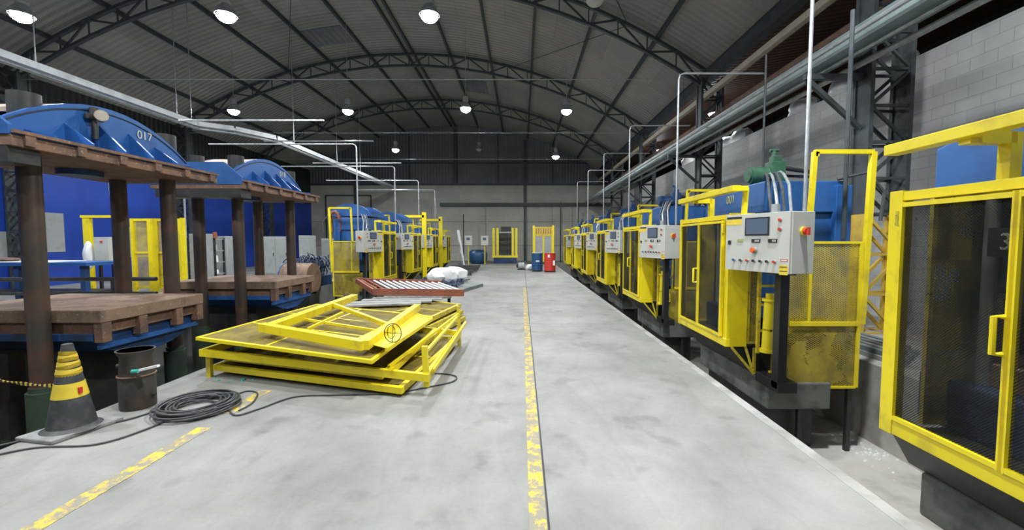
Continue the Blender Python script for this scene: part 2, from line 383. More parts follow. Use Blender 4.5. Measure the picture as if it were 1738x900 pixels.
# lattice columns
def lattice(x0, x1, y, z0, z1, name, label, lower=None):
    o = root(name, ((x0+x1)/2, y, z0), label, 'column')
    def seg(a, b, m, nm):
        c = MB()
        for x in (x0, x1):
            c.bar((x, y-.16, a), (x, y-.16, b), .07, .07); c.bar((x, y+.16, a), (x, y+.16, b), .07, .07)
            c.bar((x, y, a), (x, y, b), .02, .3, (0, 1, 0))
        c.build(nm+'chord', m, o)
        w = MB(); n = max(2, round((b-a)/.62)); h = (b-a)/n
        for k in range(n):
            za = a+h*k
            for yy in (y-.16, y+.16):
                if k % 2: w.bar((x0, yy, za), (x1, yy, za+h), .045)
                else: w.bar((x1, yy, za), (x0, yy, za+h), .045)
                w.bar((x0, yy, za), (x1, yy, za), .045)
        w.build(nm+'lacing', m, o)
    if lower:
        seg(z0, lower, 'orange', 'painted_'); seg(lower, z1, 'steel', '')
    else: seg(z0, z1, 'steel', '')
    return o
names = ['nearest lattice steel column on the right, its foot painted yellow, by the block wall', 'dark lattice steel column on the right, second from the camera', 'dark lattice steel column on the right, third from the camera', 'dark lattice steel column on the right nearest the end wall']
for i, y in enumerate(TY[1:]):
    o = lattice(5.75, 6.4, y, .02, 6.8, 'lattice_column', names[i], 2.05 if i == 0 else None)
    o['group'] = 'lattice columns on the right'
    MB().bar((5.72, y, 4.35), (4.75, y, 4.35), .09).bar((5.72, y, 3.5), (4.8, y, 4.3), .07).build('bracket', 'steel', o)
names = ['dark lattice steel column against the blue wall at far left', 'second dark lattice steel column against the blue wall', 'third dark lattice steel column of the left wall', 'dark lattice steel column of the left wall nearest the end wall']
for i, y in enumerate(TY[1:]):
    o = lattice(-16.7, -16.1, y, 0, 7.0, 'lattice_column', names[i]); o['group'] = 'lattice columns on the left'
# steel duct / crane rail rack on the brackets (right)
o = root('pipe_rack', (5.1, 14, 4.4), 'long grey green rack of pipes and channels running along the right side under the roof', 'pipe rack')
MB().bar((5.3, -3, 4.75), (5.3, 33, 4.75), .3, .34).build('duct', 'duct', o, bevel=.02)
MB().bar((4.98, -3, 4.52), (4.98, 33, 4.52), .2, .05).bar((4.98, -3, 4.62), (4.98, 33, 4.62), .03, .2).build('channel', 'duct', o)
MB().tube([(4.8, -3, 4.6), (4.8, 33, 4.6)], .035).build('pipe', 'galv', o, smooth=True)
MB().tube([(5.5, -3, 4.47), (5.5, 33, 4.47)], .05).build('pipe', 'galv', o, smooth=True)
MB().tube([(5.1, -3, 4.46), (5.1, 33, 4.46)], .03).build('pipe', 'galv', o, smooth=True)
tag(MB().bar((5.85, -3, 6.2), (5.85, 33, 6.2), .16, .16).build('rain_pipe', 'cream', bevel=.02), 'long cream square pipe running under the right eave above the pipe rack', 'pipe')
tag(MB().bar((6.4, -3, 5.75), (6.4, 33, 5.75), .12, .12).build('steel_rail', 'rust'), 'long rusty steel rail under the right eave, below the cream pipe', 'rail')
tag(MB().bar((6.9, -3, 5.55), (6.9, 33, 5.55), .1, .2).build('steel_rail', 'steel'), 'dark steel rail above the top of the right block wall', 'rail')
# dark lattice girder above the block wall
g = root('lattice_girder', (7.3, 14, 5.2), 'dark lattice girder running above the right block wall', 'girder')
MB().bar((7.3, -3, 6.4), (7.3, 33, 6.4), .08).bar((7.3, -3, 5.7), (7.3, 33, 5.7), .08).build('chord', 'steel', g)
w = MB()
for k in range(36):
    y = -3+k; w.bar((7.3, y, 5.7 if k % 2 else 6.4), (7.3, y+1, 6.4 if k % 2 else 5.7), .05)
w.build('lacing', 'steel', g)

def blob(c, r, seed, sq=1., n=10, jit=.18):
    rnd = random.Random(seed); m = MB(); vs = []; fs = []
    rows = n; cols = n*2
    for i in range(rows+1):
        t = PI*i/rows
        for j in range(cols):
            p = 2*PI*j/cols; k = 1+rnd.uniform(-jit, jit)*(0 if i in (0, rows) else 1)
            vs.append((c[0]+r[0]*k*math.copysign(abs(math.sin(t))**sq, 1)*math.cos(p), c[1]+r[1]*k*abs(math.sin(t))**sq*math.sin(p), c[2]+r[2]*(1+.3*(k-1))*math.cos(t)))
    for i in range(rows):
        for j in range(cols):
            fs.append((i*cols+j, (i+1)*cols+j, (i+1)*cols+(j+1) % cols, i*cols+(j+1) % cols))
    return m.add(vs, fs)
def sub(o, lv=1):
    s_ = o.modifiers.new('sub', 'SUBSURF'); s_.levels = lv; s_.render_levels = lv; return o
# film wrapped bales on the mezzanine
bw = ['nearest the camera', 'second from the camera', 'third from the camera', 'fourth from the camera', 'fifth from the camera', 'farthest of the row']
for i, y in enumerate((9.3, 10.6, 12.2, 15.6, 16.8, 20.5)):
    o = blob((7.95, y, 5.33), (.3, .5, .3), 40+i, .6, 8, .12).build('wrapped_bale', 'white', smooth=True)
    tag(o, 'pale film-wrapped bale on top of the right block wall, '+bw[i], 'bale', 'wrapped bales above the right wall')

# cable tray on the left
o = root('cable_tray', (-11.4, 12, 5.6), 'long pale cable tray hung from the roof, crossing the upper left of the hall', 'cable tray')
TP = [(-11.4, 2, 5.6), (-11.4, 15, 5.6), (-10.5, 15.7, 5.6), (-9.8, 17, 5.6), (-9.8, 33, 5.6)]
t = MB()
for a, b in zip(TP, TP[1:]): t.bar(a, b, .3, .02); 
t.build('tray_bottom', 'tray', o)
for s_ in (-1, 1):
    t = MB()
    for a, b in zip(TP, TP[1:]):
        d = (Vector(b)-Vector(a)).normalized(); n_ = Vector((d.y, -d.x, 0))*.15*s_
        t.bar(Vector(a)+n_+Vector((0, 0, .06)), Vector(b)+n_+Vector((0, 0, .06)), .02, .16)
    t.build('side_rail', 'tray', o)
t = MB()
for k, r_ in enumerate((.03, .022)): t.tube([Vector(p)+Vector((.05+.1*k, 0, -.1)) for p in TP], r_)
t.build('conduit', 'galv', o, smooth=True)
for x, y in ((-11.5, 14.4), (-11.25, 14.7), (-11.4, 10.2), (-11.4, 6.8), (-9.8, 18.5), (-9.6, 22.3), (-9.8, 26)):
    MB().cyl((x, y, 5.65), (x, y, rz(x)+.2), .014, 6).build('hanger_rod', 'galv', o)

# ------------------------------------------------------------------ high bay lamps
def lamp(x, y, z, on=True, label='', energy=900):
    o = root('high_bay_lamp', (x, y, z), label, 'lamp', 'lit high bay lamps' if on else 'unlit high bay lamps')
    zt = rz(x)+.2 if x < 6 else 6.95+(x-6)*1.3/8
    MB().cyl((x, y, z+.5), (x, y, zt), .012, 6).build('rod', 'galv', o)
    MB().lathe((x, y, z), [(.07, .5), (.11, .48), (.12, .3), (.08, .26)], 16).build('driver_housing', 'cab_grey', o, smooth=True)
    MB().lathe((x, y, z), [(.08, .27), (.16, .18), (.23, .03), (.24, 0), (.225, 0), (.15, .17), (.05, .24)], 20, False).build('reflector', 'galv', o, smooth=True)
    MB().lathe((x, y, z), [(.02, .03), (.14, .02), (.2, -.01), (.2, -.05), (.15, -.11), (.08, -.15), (.01, -.16)], 20).build('lens', 'lamp' if on else 'panel_grey', o, smooth=True)
    if on:
        l = bpy.data.lights.new('lamp_light', 'AREA'); l.shape = 'DISK'; l.size = .4; l.energy = energy; l.color = (.93, .97, 1)
        lo = bpy.data.objects.new('lamp_light', l); COL.objects.link(lo); lo.parent = o; lo.location = (0, 0, -.2)
    return o
E = 240
lamp(-12.0, 10.5, 7.0, True, 'lit lamp at the far left of the front row, above press 017', E)
lamp(-7.1, 10.5, 7.0, True, 'lit lamp second from left in the front row, above presses 017 and 018', E)
lamp(-2.2, 10.4, 6.95, True, 'lit lamp over the aisle in the front row, the biggest and brightest', E)
lamp(1.65, 9.9, 7.05, False, 'unlit lamp hanging by the nearest roof truss')
lamp(-12.0, 18, 7.0, True, 'lit lamp at the left end of the second row', E)
lamp(-7.25, 18, 7.0, True, 'second lit lamp from the left in the second row', E)
lamp(-2.35, 18, 7.1, True, 'third lit lamp of the second row, just left of the hall middle', E)
lamp(1.85, 18, 7.0, True, 'lit lamp of the second row over the right half of the aisle', E)
p = at(1212, 193, Y=17.5); lamp(p.x, p.y, p.z, True, 'lit lamp in the gap above the right block wall, the nearer and larger one', 90)
p = at(1121, 255, Y=25); lamp(p.x, p.y, p.z, True, 'lit lamp above the right block wall, the farther one', 90)
lamp(-7.5, 25.5, 7.0, True, 'lit lamp of the back row above the caged presses on the left', E)
lamp(2.0, 25.5, 6.6, True, 'lit lamp of the back row above the red drum', E)
lamp(-3.1, 31, 8.2, False, 'small unlit lamp in front of the end wall')
for x, y, e_ in ((-12, 3, 1), (-7.2, 3, 1), (-2.2, 3., 1), (2.4, 3.4, 2.0), (-7.2, -3, .8), (1.8, -3, .6)):
    lamp(x, y, 7.0, True, 'lit high bay lamp of the row above the camera', E*e_)['group'] = 'lamps of the row above the camera'
for y in (4,):
    lamp(11, y, 6.6, True, 'lit lamp of the neighbouring bay beyond the block wall', 60)

# ------------------------------------------------------------------ caged presses on the right (prototype = press 001)
y0 = 5.33
def make_press():
    o = root('caged_press', (3.3, y0, -1.0), 'x', 'press', 'caged presses along the right side')
    # machine plinth and hopper
    MB().box(2.98, 3.75, y0-.28, y0+1.68, -.45, -.12).build('plinth', 'concrete_dark', o, bevel=.02)
    MB().box(3.1, 3.65, y0-.1, y0+1.6, -1.0, -.45).build('foot_block', 'dark', o)
    MB().hexa([(3.0, y0+.02, -.12), (4.1, y0+.02, -.12), (4.1, y0+1.8, -.12), (3.0, y0+1.8, -.12)],
              [(2.64, y0+.02, .26), (4.1, y0+.02, .26), (4.1, y0+1.58, .26), (2.64, y0+1.58, .26)]).build('chute', 'dark', o)
    MB().box(4.02, 4.1, y0+.36, y0+1.56, .62, 1.96).build('dark_backing', 'blue_dark', o)  # added sheet; its dark colour stands in for shade inside the press
    MB().box(3.02, 4.1, y0+.14, y0+1.78, .262, .62).build('bed', 'blue_dark', o, bevel=.02)
    for ya in (y0+.14, y0+1.56): MB().box(3.1, 4.1, ya, ya+.22, .3, 1.96).build('side_frame', 'blue', o, bevel=.015)
    MB().prism([(3.08, y0+.1, 1.96), (3.08, y0+1.8, 1.96), (3.08, y0+1.8, 2.28), (3.08, y0+1.5, 2.36), (3.08, y0+.1, 2.36)], (1.04, 0, 0)).build('crown', 'blue', o, bevel=.015)
    MB().box(3.2, 4.0, y0+.38, y0+1.54, 1.25, 1.5).build('slide', 'blue_dark', o, bevel=.02)
    MB().cyl((3.5, y0+1.1, 1.5), (3.5, y0+1.1, 1.9), .14, 20).build('ram', 'galv', o, smooth=True)
    for y in (y0+.5, y0+1.45):
        for x in (3.15, 3.95): MB().cyl((x, y, .62), (x, y, 1.9), .04, 12).build('guide_rod', 'galv', o, smooth=True)
    MB().box(3.15, 3.95, y0+.55, y0+1.65, .62, .78).box(3.25, 3.85, y0+.7, y0+1.5, .78, .84).build('die_plate', 'table', o, bevel=.01)
    MB().box(3.15, 3.95, y0+.6, y0+1.6, 1.12, 1.25).build('upper_plate', 'dark', o)
    # rear blue leg next to the crown (its near end)
    MB().box(3.96, 4.16, y0+.05, y0+.22, -.1, 2.3).build('rear_leg', 'blue', o, bevel=.01)
    MB().tube([(4.0, y0+.1, 2.38), (4.3, y0, 2.45), (4.45, y0-.08, 2.2), (4.4, y0-.1, 1.85)], .02).build('hose', 'cable', o, smooth=True)
    return o
def make_cage():
    o = root('guard_cage', (2.6, y0, .2), 'x', 'guard cage', 'yellow guard cages along the right side')
    x = 2.6; yn = y0; yf = y0+1.55; zb, zt = .26, 1.92
    MB().box(x-.02, x+.24, yn-.03, yn+.02, zb+.001, zt-.001).box(x-.02, x+.03, yn+.02, yn+.1, zb, zt).build('corner_post', 'yellow', o, bevel=.004)
    MB().box(x-.036, x+.04, yf-.07, yf+.03, zb-.004, zt+.02).build('rear_post', 'yellow', o, bevel=.004)
    MB().box(x-.03, x+.03, yn-.034, yf-.06, zb, zb+.1).build('bottom_rail', 'yellow', o, bevel=.004)
    MB().box(x-.03, x+.03, yn, yf-.06, zt-.05, zt+.01).build('top_rail', 'yellow', o, bevel=.004)
    ym = yn+.79
    for k, (a, b) in enumerate(((yn+.06, ym+.015), (ym-.015, yf-.07))):
        d = MB(); d.frame([(x-.045, a+.02, zb+.13), (x-.045, b-.02, zb+.13), (x-.045, b-.02, zt-.08), (x-.045, a+.02, zt-.08)], .04, .03)
        dd = d.build('door', 'yellow', o)
        MB().box(x-.043, x-.039, a+.02, b-.02, zb+.13, zt-.08).build('door_mesh', 'mesh_dark', dd, label='dark fine mesh')
        if k == 1:
            MB().tube([(x-.06, a+.04, 1.0), (x-.11, a+.045, 1.0), (x-.11, a+.045, 1.2), (x-.06, a+.04, 1.2)], .014).build('handle', 'yellow', dd, smooth=True)
        MB().cyl((x-.06, (b if k else a)+.0, 1.7), (x-.06, (b if k else a), 1.8), .015, 8).build('hinge', 'yellow_old', dd)
    # sides: framed mesh panels
    for yy, nm, xe in ((yn-.005, 'near_side', 2.98), (yf+.01, 'far_side', 3.9)):
        p = MB().frame([(x+.26, yy, zb+.05), (xe, yy, zb+.05), (xe, yy, zt-.02), (x+.26, yy, zt-.02)], .03, .03).build('side_panel_frame', 'yellow_old', o)
        MB().box(x+.26, xe, yy-.002, yy+.002, zb+.05, zt-.02).build('side_mesh', 'mesh_olive', p, label='dirty olive yellow mesh')
    # canopy bar with strut and near post
    MB().bar((x-.01, yf+.07, 2.23), (x-.01, yn-.17, 2.235), .1, .07).bar((x-.01, yn-.13, 2.235), (x+.14, yn-.13, 2.235), .06, .06).build('canopy_bar', 'yellow', o, bevel=.004)
    MB().bar((x+.14, yn-.1, 2.25), (x+.14, yn-.02, 1.5), .05).build('canopy_post', 'yellow', o)
    MB().bar((x-.01, yn+1.12, 2.2), (x+.26, yn+1.12, 2.2), .07).bar((x+.26, yn+1.12, 2.23), (x+.26, yn+1.12, 1.9), .07).build('canopy_strut', 'yellow', o)
    MB().bar((x, yn, zt), (x+.3, yn, zt), .05).bar((x+.28, yn+1.12, zt-.02), (x+.0, yn+1.12, zt-.02), .05).build('top_tie', 'yellow', o)
    MB().bar((x+.05, yn-.02, zb), (x+.33, yn-.05, -.08), .03).bar((x+.33, yn-.05, -.08), (x+.24, yn, zb), .03).bar((x+.33, yn-.05, -.08), (x+.33, yn-.05, .25), .03).build('bottom_brace', 'yellow_old', o)
    return o
def make_cabinet(full=True):
    L = Vector((2.52, 5.25, 0)); R = Vector((2.79, 4.41, 0)); dy = y0-5.33
    L.y += dy; R.y += dy
    o = root('control_cabinet', (2.9, 4.78+dy, -1.0), 'x', 'control cabinet', 'grey control cabinets along the right side')
    u = (R-L).normalized(); w = (R-L).length; n = Vector((-u.y, u.x, 0))   # into cabinet
    if n.x < 0: n = -n
    zb, zt = 1.25, 1.91
    P = lambda a, d, z: L+u*a+n*d+Vector((0, 0, z))
    MB().hexa([P(0, .02, zb), P(w, .02, zb), P(w, .33, zb), P(0, .33, zb)], [P(0, .02, zt), P(w, .02, zt), P(w, .33, zt), P(0, .33, zt)]).build('housing', 'panel_grey', o, bevel=.006)
    d = MB().hexa([P(.0, 0, zb+.0), P(w-.012, 0, zb), P(w-.012, .018, zb), P(0, .018, zb)], [P(0, 0, zt), P(w-.012, 0, zt), P(w-.012, .018, zt), P(0, .018, zt)]).build('front_door', 'panel_grey', o, bevel=.003)
    def q(s): return 5.25*s/(4.41+.84*s)*w
    def V(yc): return zt-(yc-130)/605*(zt-zb)
    def plate(s0, s1, y1, y2, mat, nm, t=.006, par=d, lab=None):
        a, b = q(s0), q(s1); za, zb_ = V(y2), V(y1)
        return MB().hexa([P(a, -t, za), P(b, -t, za), P(b, 0, za), P(a, 0, za)], [P(a, -t, zb_), P(b, -t, zb_), P(b, 0, zb_), P(a, 0, zb_)]).build(nm, mat, par, label=lab)
    plate(.295, .665, 172, 358, 'black', 'screen_bezel', .008); plate(.315, .645, 186, 344, 'screen', 'screen', .011)
    plate(.01, .235, 180, 240, 'gold', 'sticker', .002, d, 'plain yellow orange sticker'); plate(.01, .235, 152, 176, 'black', 'sticker', .002, d, 'black strip')
    plate(.18, .27, 395, 425, 'text_olive', 'display', .006); plate(.4, .53, 395, 432, 'black', 'display', .008); plate(.655, .79, 395, 432, 'black', 'display', .008)
    plate(.45, .52, 403, 424, 'cab_grey', 'display_window', .01); plate(.72, .78, 403, 424, 'cab_grey', 'display_window', .01)
    plate(.04, .08, 410, 452, 'black', 'key_switch', .01)
    plate(.835, .97, 650, 745, 'gold', 'warning_label', .002, d, 'yellow label'); plate(.845, .96, 665, 672, 'black', 'label_line', .003); plate(.845, .96, 705, 712, 'black', 'label_line', .003)
    plate(.85, .965, 592, 612, 'red', 'warning_label', .002, d, 'red edged label'); plate(.862, .953, 597, 607, 'white', 'label_line', .003)
    def button(s, yc, r, mat, nm, ln=.03):
        c = P(q(s), 0, V(yc)); b = MB().cyl(c, c-n*ln*.5, r*1.25, 14).build(nm+'_collar', 'cab_grey', d, smooth=True)
        MB().cyl(c-n*ln*.4, c-n*ln, r, 14).build(nm, mat, d, smooth=True)
    for s_, m_ in zip((.14, .245, .345, .445, .55, .655, .765), ('blue', 'green', 'red', 'black', 'black', 'black', 'red')): button(s_, 622, .014, m_, 'push_button')
    button(.45, 510, .028, 'orange_red', 'emergency_stop', .05)
    button(.83, 210, .017, 'red', 'indicator_lamp', .02); button(.83, 300, .017, 'red', 'indicator_lamp', .02)
    # main switch on the end face
    e = R+n*.165+Vector((0, 0, 1.70)); uu = u
    MB().cyl(e, e+uu*.02, .048, 20).build('switch_plate', 'gold', o, smooth=True, label='yellow round switch plate')
    MB().cyl(e+uu*.02, e+uu*.045, .034, 16).bar(e+uu*.06-Vector((0, 0, .04)), e+uu*.06+Vector((0, 0, .04)), .022, .03, n).build('main_switch', 'red', o, label='red rotary switch')
    MB().box(2.88, 2.98, 4.7+dy, 4.82+dy, -.08, zb).box(2.8, 3.02, 4.65+dy, 4.87+dy, zb-.03, zb).box(2.88, 3.1, 4.69+dy, 5.15+dy, -.12, -.0).build('post', 'black', o, bevel=.004)
    t = P(.62, .18, zt)
    for k in range(4):
        e2 = Vector((3.25+.1*k, 5.75+dy+.1*k, 2.42))
        a = P(.5+.08*k, .16, zt)
        pts = [a, a+Vector((0, .05, .18+.04*k))]
        for j in range(1, 6):
            f = j/6; pts.append((a+Vector((0, .05, .18+.04*k))).lerp(e2+Vector((0, 0, .05)), f)+Vector((0, 0, .12*math.sin(PI*f))))
        pts.append(e2)
        MB().tube(pts, .016, 8).build('cable_hose', 'galv' if k % 2 else 'cable', o, smooth=True)
    MB().cyl(P(.55, .16, zt), P(.55, .16, zt+.1), .045, 14).build('gland', 'galv', o, smooth=True)
    return o
def make_conduit():
    dy = y0-5.33
    o = MB().tube([(3.06, 4.62+dy, 1.92), (3.06, 4.62+dy, 4.75), (3.08, 4.62+dy, 4.83), (3.16, 4.62+dy, 4.86), (4.75, 4.62+dy, 4.86)], .019, 10).build('conduit', 'galv', smooth=True, loc=(3.06, 4.62+dy, 1.91))
    return tag(o, 'x', 'conduit', 'upright conduits above the control cabinets on the right')
def make_fence(upper=True):
    yy = 5.08+y0-5.33; x0, x1 = 3.02, 4.06; z0, z1 = -.18, 1.58
    o = root('guard_fence', (3.5, yy, -1.0), 'x', 'guard fence', 'yellow mesh side fences on the right')
    f = MB(); f.bar((x0+.2, yy, z1), (x1, yy, z1), .03).bar((x0, yy, z0), (x1, yy, z0), .03).bar((x1, yy, z0), (x1, yy, z1), .04).bar((x0+.2, yy, .6), (x1, yy, .6), .05, .05).bar((x0, yy, z0), (x0, yy, .02), .03).bar((x1-.6, yy, .6), (x1-.6, yy, z1), .03)
    f.build('frame', 'yellow', o)
    MB().box(x0+.2, x1, yy-.003, yy+.001, .62, z1).build('upper_mesh', 'mesh_yellow', o, label='open yellow mesh')
    MB().box(x0, x1, yy-.003, yy+.001, z0, .58).build('lower_mesh', 'mesh_olive', o, label='clogged olive yellow mesh')
    MB().bar((x1-.04, yy+.05, z0), (x1-.04, yy+.05, -1.0), .05).bar((x0+.4, yy+.05, .6), (x0+.4, yy+.05, -1.0), .05).build('foot', 'dark', o)
    if upper:
        MB().bar((3.42, yy, z1), (3.46, yy, 2.65), .05).bar((3.46, yy, 2.65), (4.15, yy, 2.65), .05).bar((4.15, yy, 2.65), (4.1, yy, .6), .06).bar((3.46, yy, 2.62), (3.5, yy+.0, 2.62), .05).build('upper_frame', 'yellow', o)
    return o
def make_ladder():
    yy = 5.16+y0-5.33
    o = root('lock_frame', (3.0, yy, .2), 'x', 'frame', 'yellow ladder frames on the right')
    f = MB(); f.bar((2.9, yy, .22), (2.9, yy, 1.25), .035).bar((3.2, yy, .1), (3.2, yy, 1.25), .035)
    for z in (.5, .82, 1.05): f.bar((2.9, yy, z), (3.2, yy, z), .03)
    f.build('ladder', 'yellow_old', o)
    c = MB(); a = Vector((2.95, yy-.11, .26)); b = Vector((2.97, yy-.11, .88)); c.cyl(a, b, .06, 18); c.cyl(b, b+Vector((0, 0, .03)), .085, 18); c.cyl(a, a+Vector((0, 0, .04)), .08, 18); c.cyl(b+Vector((0, 0, .03)), b+Vector((0, 0, .09)), .045, 14); c.cyl(a+(b-a)*.42, a+(b-a)*.46, .06, 18)
    c.build('cylinder', 'yellow', o, smooth=True)
    MB().tube([(3.02, yy-.1, .48), (3.11, yy-.12, .48), (3.12, yy-.12, .32), (3.02, yy-.1, .32)], .014).build('handle', 'yellow', o, smooth=True)
    return o
def make_pump(mat='green'):
    dy = y0-5.33; x, y, z = 3.5, 6.0+dy, 2.36
    o = root('pump_motor', (x, y, z), 'x', 'pump motor', 'pump motors on top of the right presses')
    MB().box(x-.3, x+.3, y-.12, y+.12, z, z+.03).build('base_plate', mat, o)
    MB().cyl((x-.32, y, z+.15), (x-.08, y, z+.15), .12, 20).cyl((x-.35, y, z+.15), (x-.32, y, z+.15), .09, 20).build('motor', mat, o, smooth=True)
    MB().box(x-.06, x+.14, y-.09, y+.09, z+.03, z+.34).box(x-.02, x+.1, y-.06, y+.06, z+.34, z+.42).build('valve_block', mat, o, bevel=.01)
    MB().cyl((x+.14, y, z+.26), (x+.55, y, z+.2), .03, 10).cyl((x+.14, y+.05, z+.16), (x+.6, y+.05, z+.14), .02, 10).build('pipe', 'dark', o, smooth=True)
    MB().cyl((x+.02, y, z+.42), (x+.02, y, z+.5), .03, 10).cyl((x-.04, y, z+.5), (x+.08, y, z+.5), .02, 10).build('valve_knob', mat, o, smooth=True)
    return o
press = make_press(); cage = make_cage(); cabinet = make_cabinet(); conduit = make_conduit(); fence = make_fence(); ladder = make_ladder(); pump = make_pump()
protos = dict(press=press, cage=cage, cabinet=cabinet, conduit=conduit, ladder=ladder, pump=pump)
press['label'] = 'blue caged press with stencilled 001 on its crown, second from the camera on the right'
cage['label'] = 'yellow guard cage with two dark mesh doors around press 001'
cabinet['label'] = 'large pale grey control cabinet with screen and buttons beside press 001'
conduit['label'] = 'pale conduit rising from the largest control cabinet up out of view'
fence['label'] = 'yellow mesh side fence with a tall open upper frame beside press 001'
ladder['label'] = 'yellow ladder frame with upright yellow cylinder below the largest control cabinet'
pump['label'] = 'green pump motor on top of press 001'
ORD = ['third', 'fourth', 'fifth', 'sixth', 'seventh']
for i, d in enumerate((3.85, 7.6, 11.4, 15.2, 19.0)):
    q = ORD[i]+' from the camera on the right'
    dup(press, (0, d, 0), 'blue caged press, '+q)
    dup(cage, (0, d, 0), 'yellow guard cage, '+q)
    sec = ['second', 'third', 'fourth', 'fifth', 'sixth'][i]
    dup(cabinet, (0, d, 0), 'pale grey control cabinet, %s from the camera on the right' % sec)
    dup(conduit, (0, d, 0), 'bent conduit rising from the %s control cabinet on the right' % sec)
    dup(ladder, (0, d, 0), 'yellow ladder frame below the %s control cabinet on the right' % sec)
    dup(fence, (0, d, 0), 'yellow mesh side fence beside the %s control cabinet on the right' % sec)
    pm = dup(pump, (0, d, 0), 'dark pump motor on top of the press %s' % q)
    for ch in pm.children:
        if ch.data.materials and ch.data.materials[0] is M['green']:
            ch.data = ch.data.copy(); ch.data.materials[0] = M['blue_dark']
# nearest press, cut by the frame
pn = dup(press, (0, -3.93, 0), 'blue press behind dark mesh at the right edge, nearest the camera')
pn['_o'] = Vector((3.3, y0-3.93, -1.0))
dup(cage, (0, -3.93, 0), 'yellow guard cage nearest the camera, cut by the right edge of the photo')
rot_ax = (PI/2, 0, -PI/2)
text('001', .17, (3.076, 6.3, 2.2), rot_ax, 'text_olive', press)
MB().box(2.98, 3.2, 2.0, 2.72, 1.5, 1.68).build('number_plate', 'black', pn)
text('383', .15, (2.976, 2.54, 1.59), rot_ax, 'text', pn)
tag(MB().tube([(4.02, 5.32, 1.62), (4.02, 5.32, 4.4)], .025).build('service_pipe', 'steel', smooth=True), 'dark upright pipe behind the yellow frame of the side fence by press 001', 'pipe')
tag(MB().tube([(4.6, 8.2, .02), (4.6, 8.2, 5.1)], .02).build('service_pipe', 'steel', smooth=True), 'thin dark upright pipe rising behind the green pump motor', 'pipe')
# bars stacked on the right ledge
for k in range(7):
    o = MB().bar((4.75+.12*k, 5.2+.1*k, .05+.0*k), (4.75+.12*k, 9.2, .05), .09, .06).build('steel_profile', 'duct' if k % 2 else 'plank')
    tag(o, 'steel profile lying on the ledge below the block wall', 'steel bar', 'steel profiles on the right ledge')
for k in range(5):
    o = MB().bar((4.8+.14*k, 5.3+.13*k, .115), (4.8+.14*k, 9.0, .115), .09, .06).build('steel_profile', 'plank' if k % 2 else 'duct')
    tag(o, 'steel profile lying on the ledge below the block wall', 'steel bar', 'steel profiles on the right ledge')
def rubble(c, n, sp, seed, mat='white'):
    rnd = random.Random(seed); m = MB()
    for k in range(n):
        x = c[0]+rnd.gauss(0, sp[0]); y = c[1]+rnd.gauss(0, sp[1]); r = rnd.uniform(.006, .02)
        m.hexa([(x-r, y-r, c[2]), (x+r, y-r*.7, c[2]), (x+r, y+r, c[2]), (x-r, y+r, c[2])], [(x-r*.6, y-r*.6, c[2]+r), (x+r*.7, y-r*.5, c[2]+r*.8), (x+r*.4, y+r*.6, c[2]+r), (x-r*.7, y+r*.5, c[2]+r*.7)])
    return m
tag(rubble((2.75, 3.5, -1.0), 90, (.22, .4), 3, 'white').build('rubble', 'white'), 'scattered pale crumbs on the pit floor by the nearest press', 'rubble', kind='stuff')
tag(rubble((4.2, 5.1, -1.0), 40, (.12, .2), 5).build('rubble', 'white'), 'scattered pale crumbs at the foot of the pit ledge', 'rubble', kind='stuff')

# ------------------------------------------------------------------ left caged presses: mirrored copies
LX = -4.62
LAB = ['nearest the camera', 'second from the camera', 'third from the camera', 'fourth from the camera']
def mirrored(o, xw, d, label, group):
    c = copy_tree(o); l = Vector(o['_o']); c.scale = (-1, 1, 1)
    c.location = (LX-(l.x-2.6), l.y+d, l.z); c['label'] = label; c['group'] = group; c['_o'] = c.location.copy()
    for ch in list(c.children):
        if ch.name.startswith('number'): bpy.data.objects.remove(ch)
    return c
for i, yn in enumerate((13.9, 17.8, 21.7, 25.6)):
    d = yn-y0
    mirrored(press, 0, d, 'blue caged press on the left, '+LAB[i], 'caged presses along the left side')
    mirrored(cage, 0, d, 'yellow guard cage on the left, '+LAB[i], 'yellow guard cages along the left side')
    mirrored(cabinet, 0, d, 'grey control cabinet on the left, '+LAB[i], 'grey control cabinets along the left side')
    mirrored(fence, 0, d, 'yellow mesh side fence on the left, '+LAB[i], 'yellow mesh side fences on the left')
    x = LX-.46; y = 4.62+d
    tag(MB().tube([(x, y, 1.92), (x, y, 4.45), (x-.03, y, 4.53), (x-.1, y, 4.56), (-9.6, y, 4.56)], .022, 10).build('conduit', 'galv', smooth=True, loc=(x, y, 1.91)), 'bent conduit coming down to the left control cabinet '+LAB[i], 'conduit', 'bent conduits over the left caged presses')
    if i < 2:
        pr = [(-5.0-1.5*k/10, 0, 2.42+.42*math.sin(PI*k/10)**.6) for k in range(11)]
        o = root('crown_hood', (-6.1, yn+1.1, 2.42), 'bright blue arched crown above the left cage '+LAB[i], 'press crown', 'blue crowns above the left cages')
        for yy in (yn+.3, yn+1.7): MB().prism([(p[0], yy, p[2]) for p in pr], (0, .08, 0)).build('arch_plate', 'blue', o)
        MB().box(-6.45, -5.05, yn+.4, yn+1.72, 2.42, 2.6).build('cross_plate', 'blue', o)
for y, z in ((16.2, 5.35), (19.9, 5.2), (12.2, 5.0)):
    tag(MB().tube([(-9.7, y, z), (-5.6, y, z)], .025).build('conduit', 'galv', smooth=True), 'straight horizontal conduit leaving the left cable tray', 'conduit', 'straight conduits from the left cable tray')
# high posts between the left cages
for i, (yn, x) in enumerate(((20.9, -4.8), (24.6, -4.7))):
    tag(MB().bar((x, yn, -.9), (x, yn, 3.0), .2, .1).bar((x, yn, 2.8), (x-1.2, yn, 2.8), .1, .12).build('guard_post', 'yellow'), ['thick yellow post with crossbar between the left cages, nearer one', 'thick yellow post with crossbar between the left cages, farther one'][i], 'post', 'tall yellow posts between left cages')

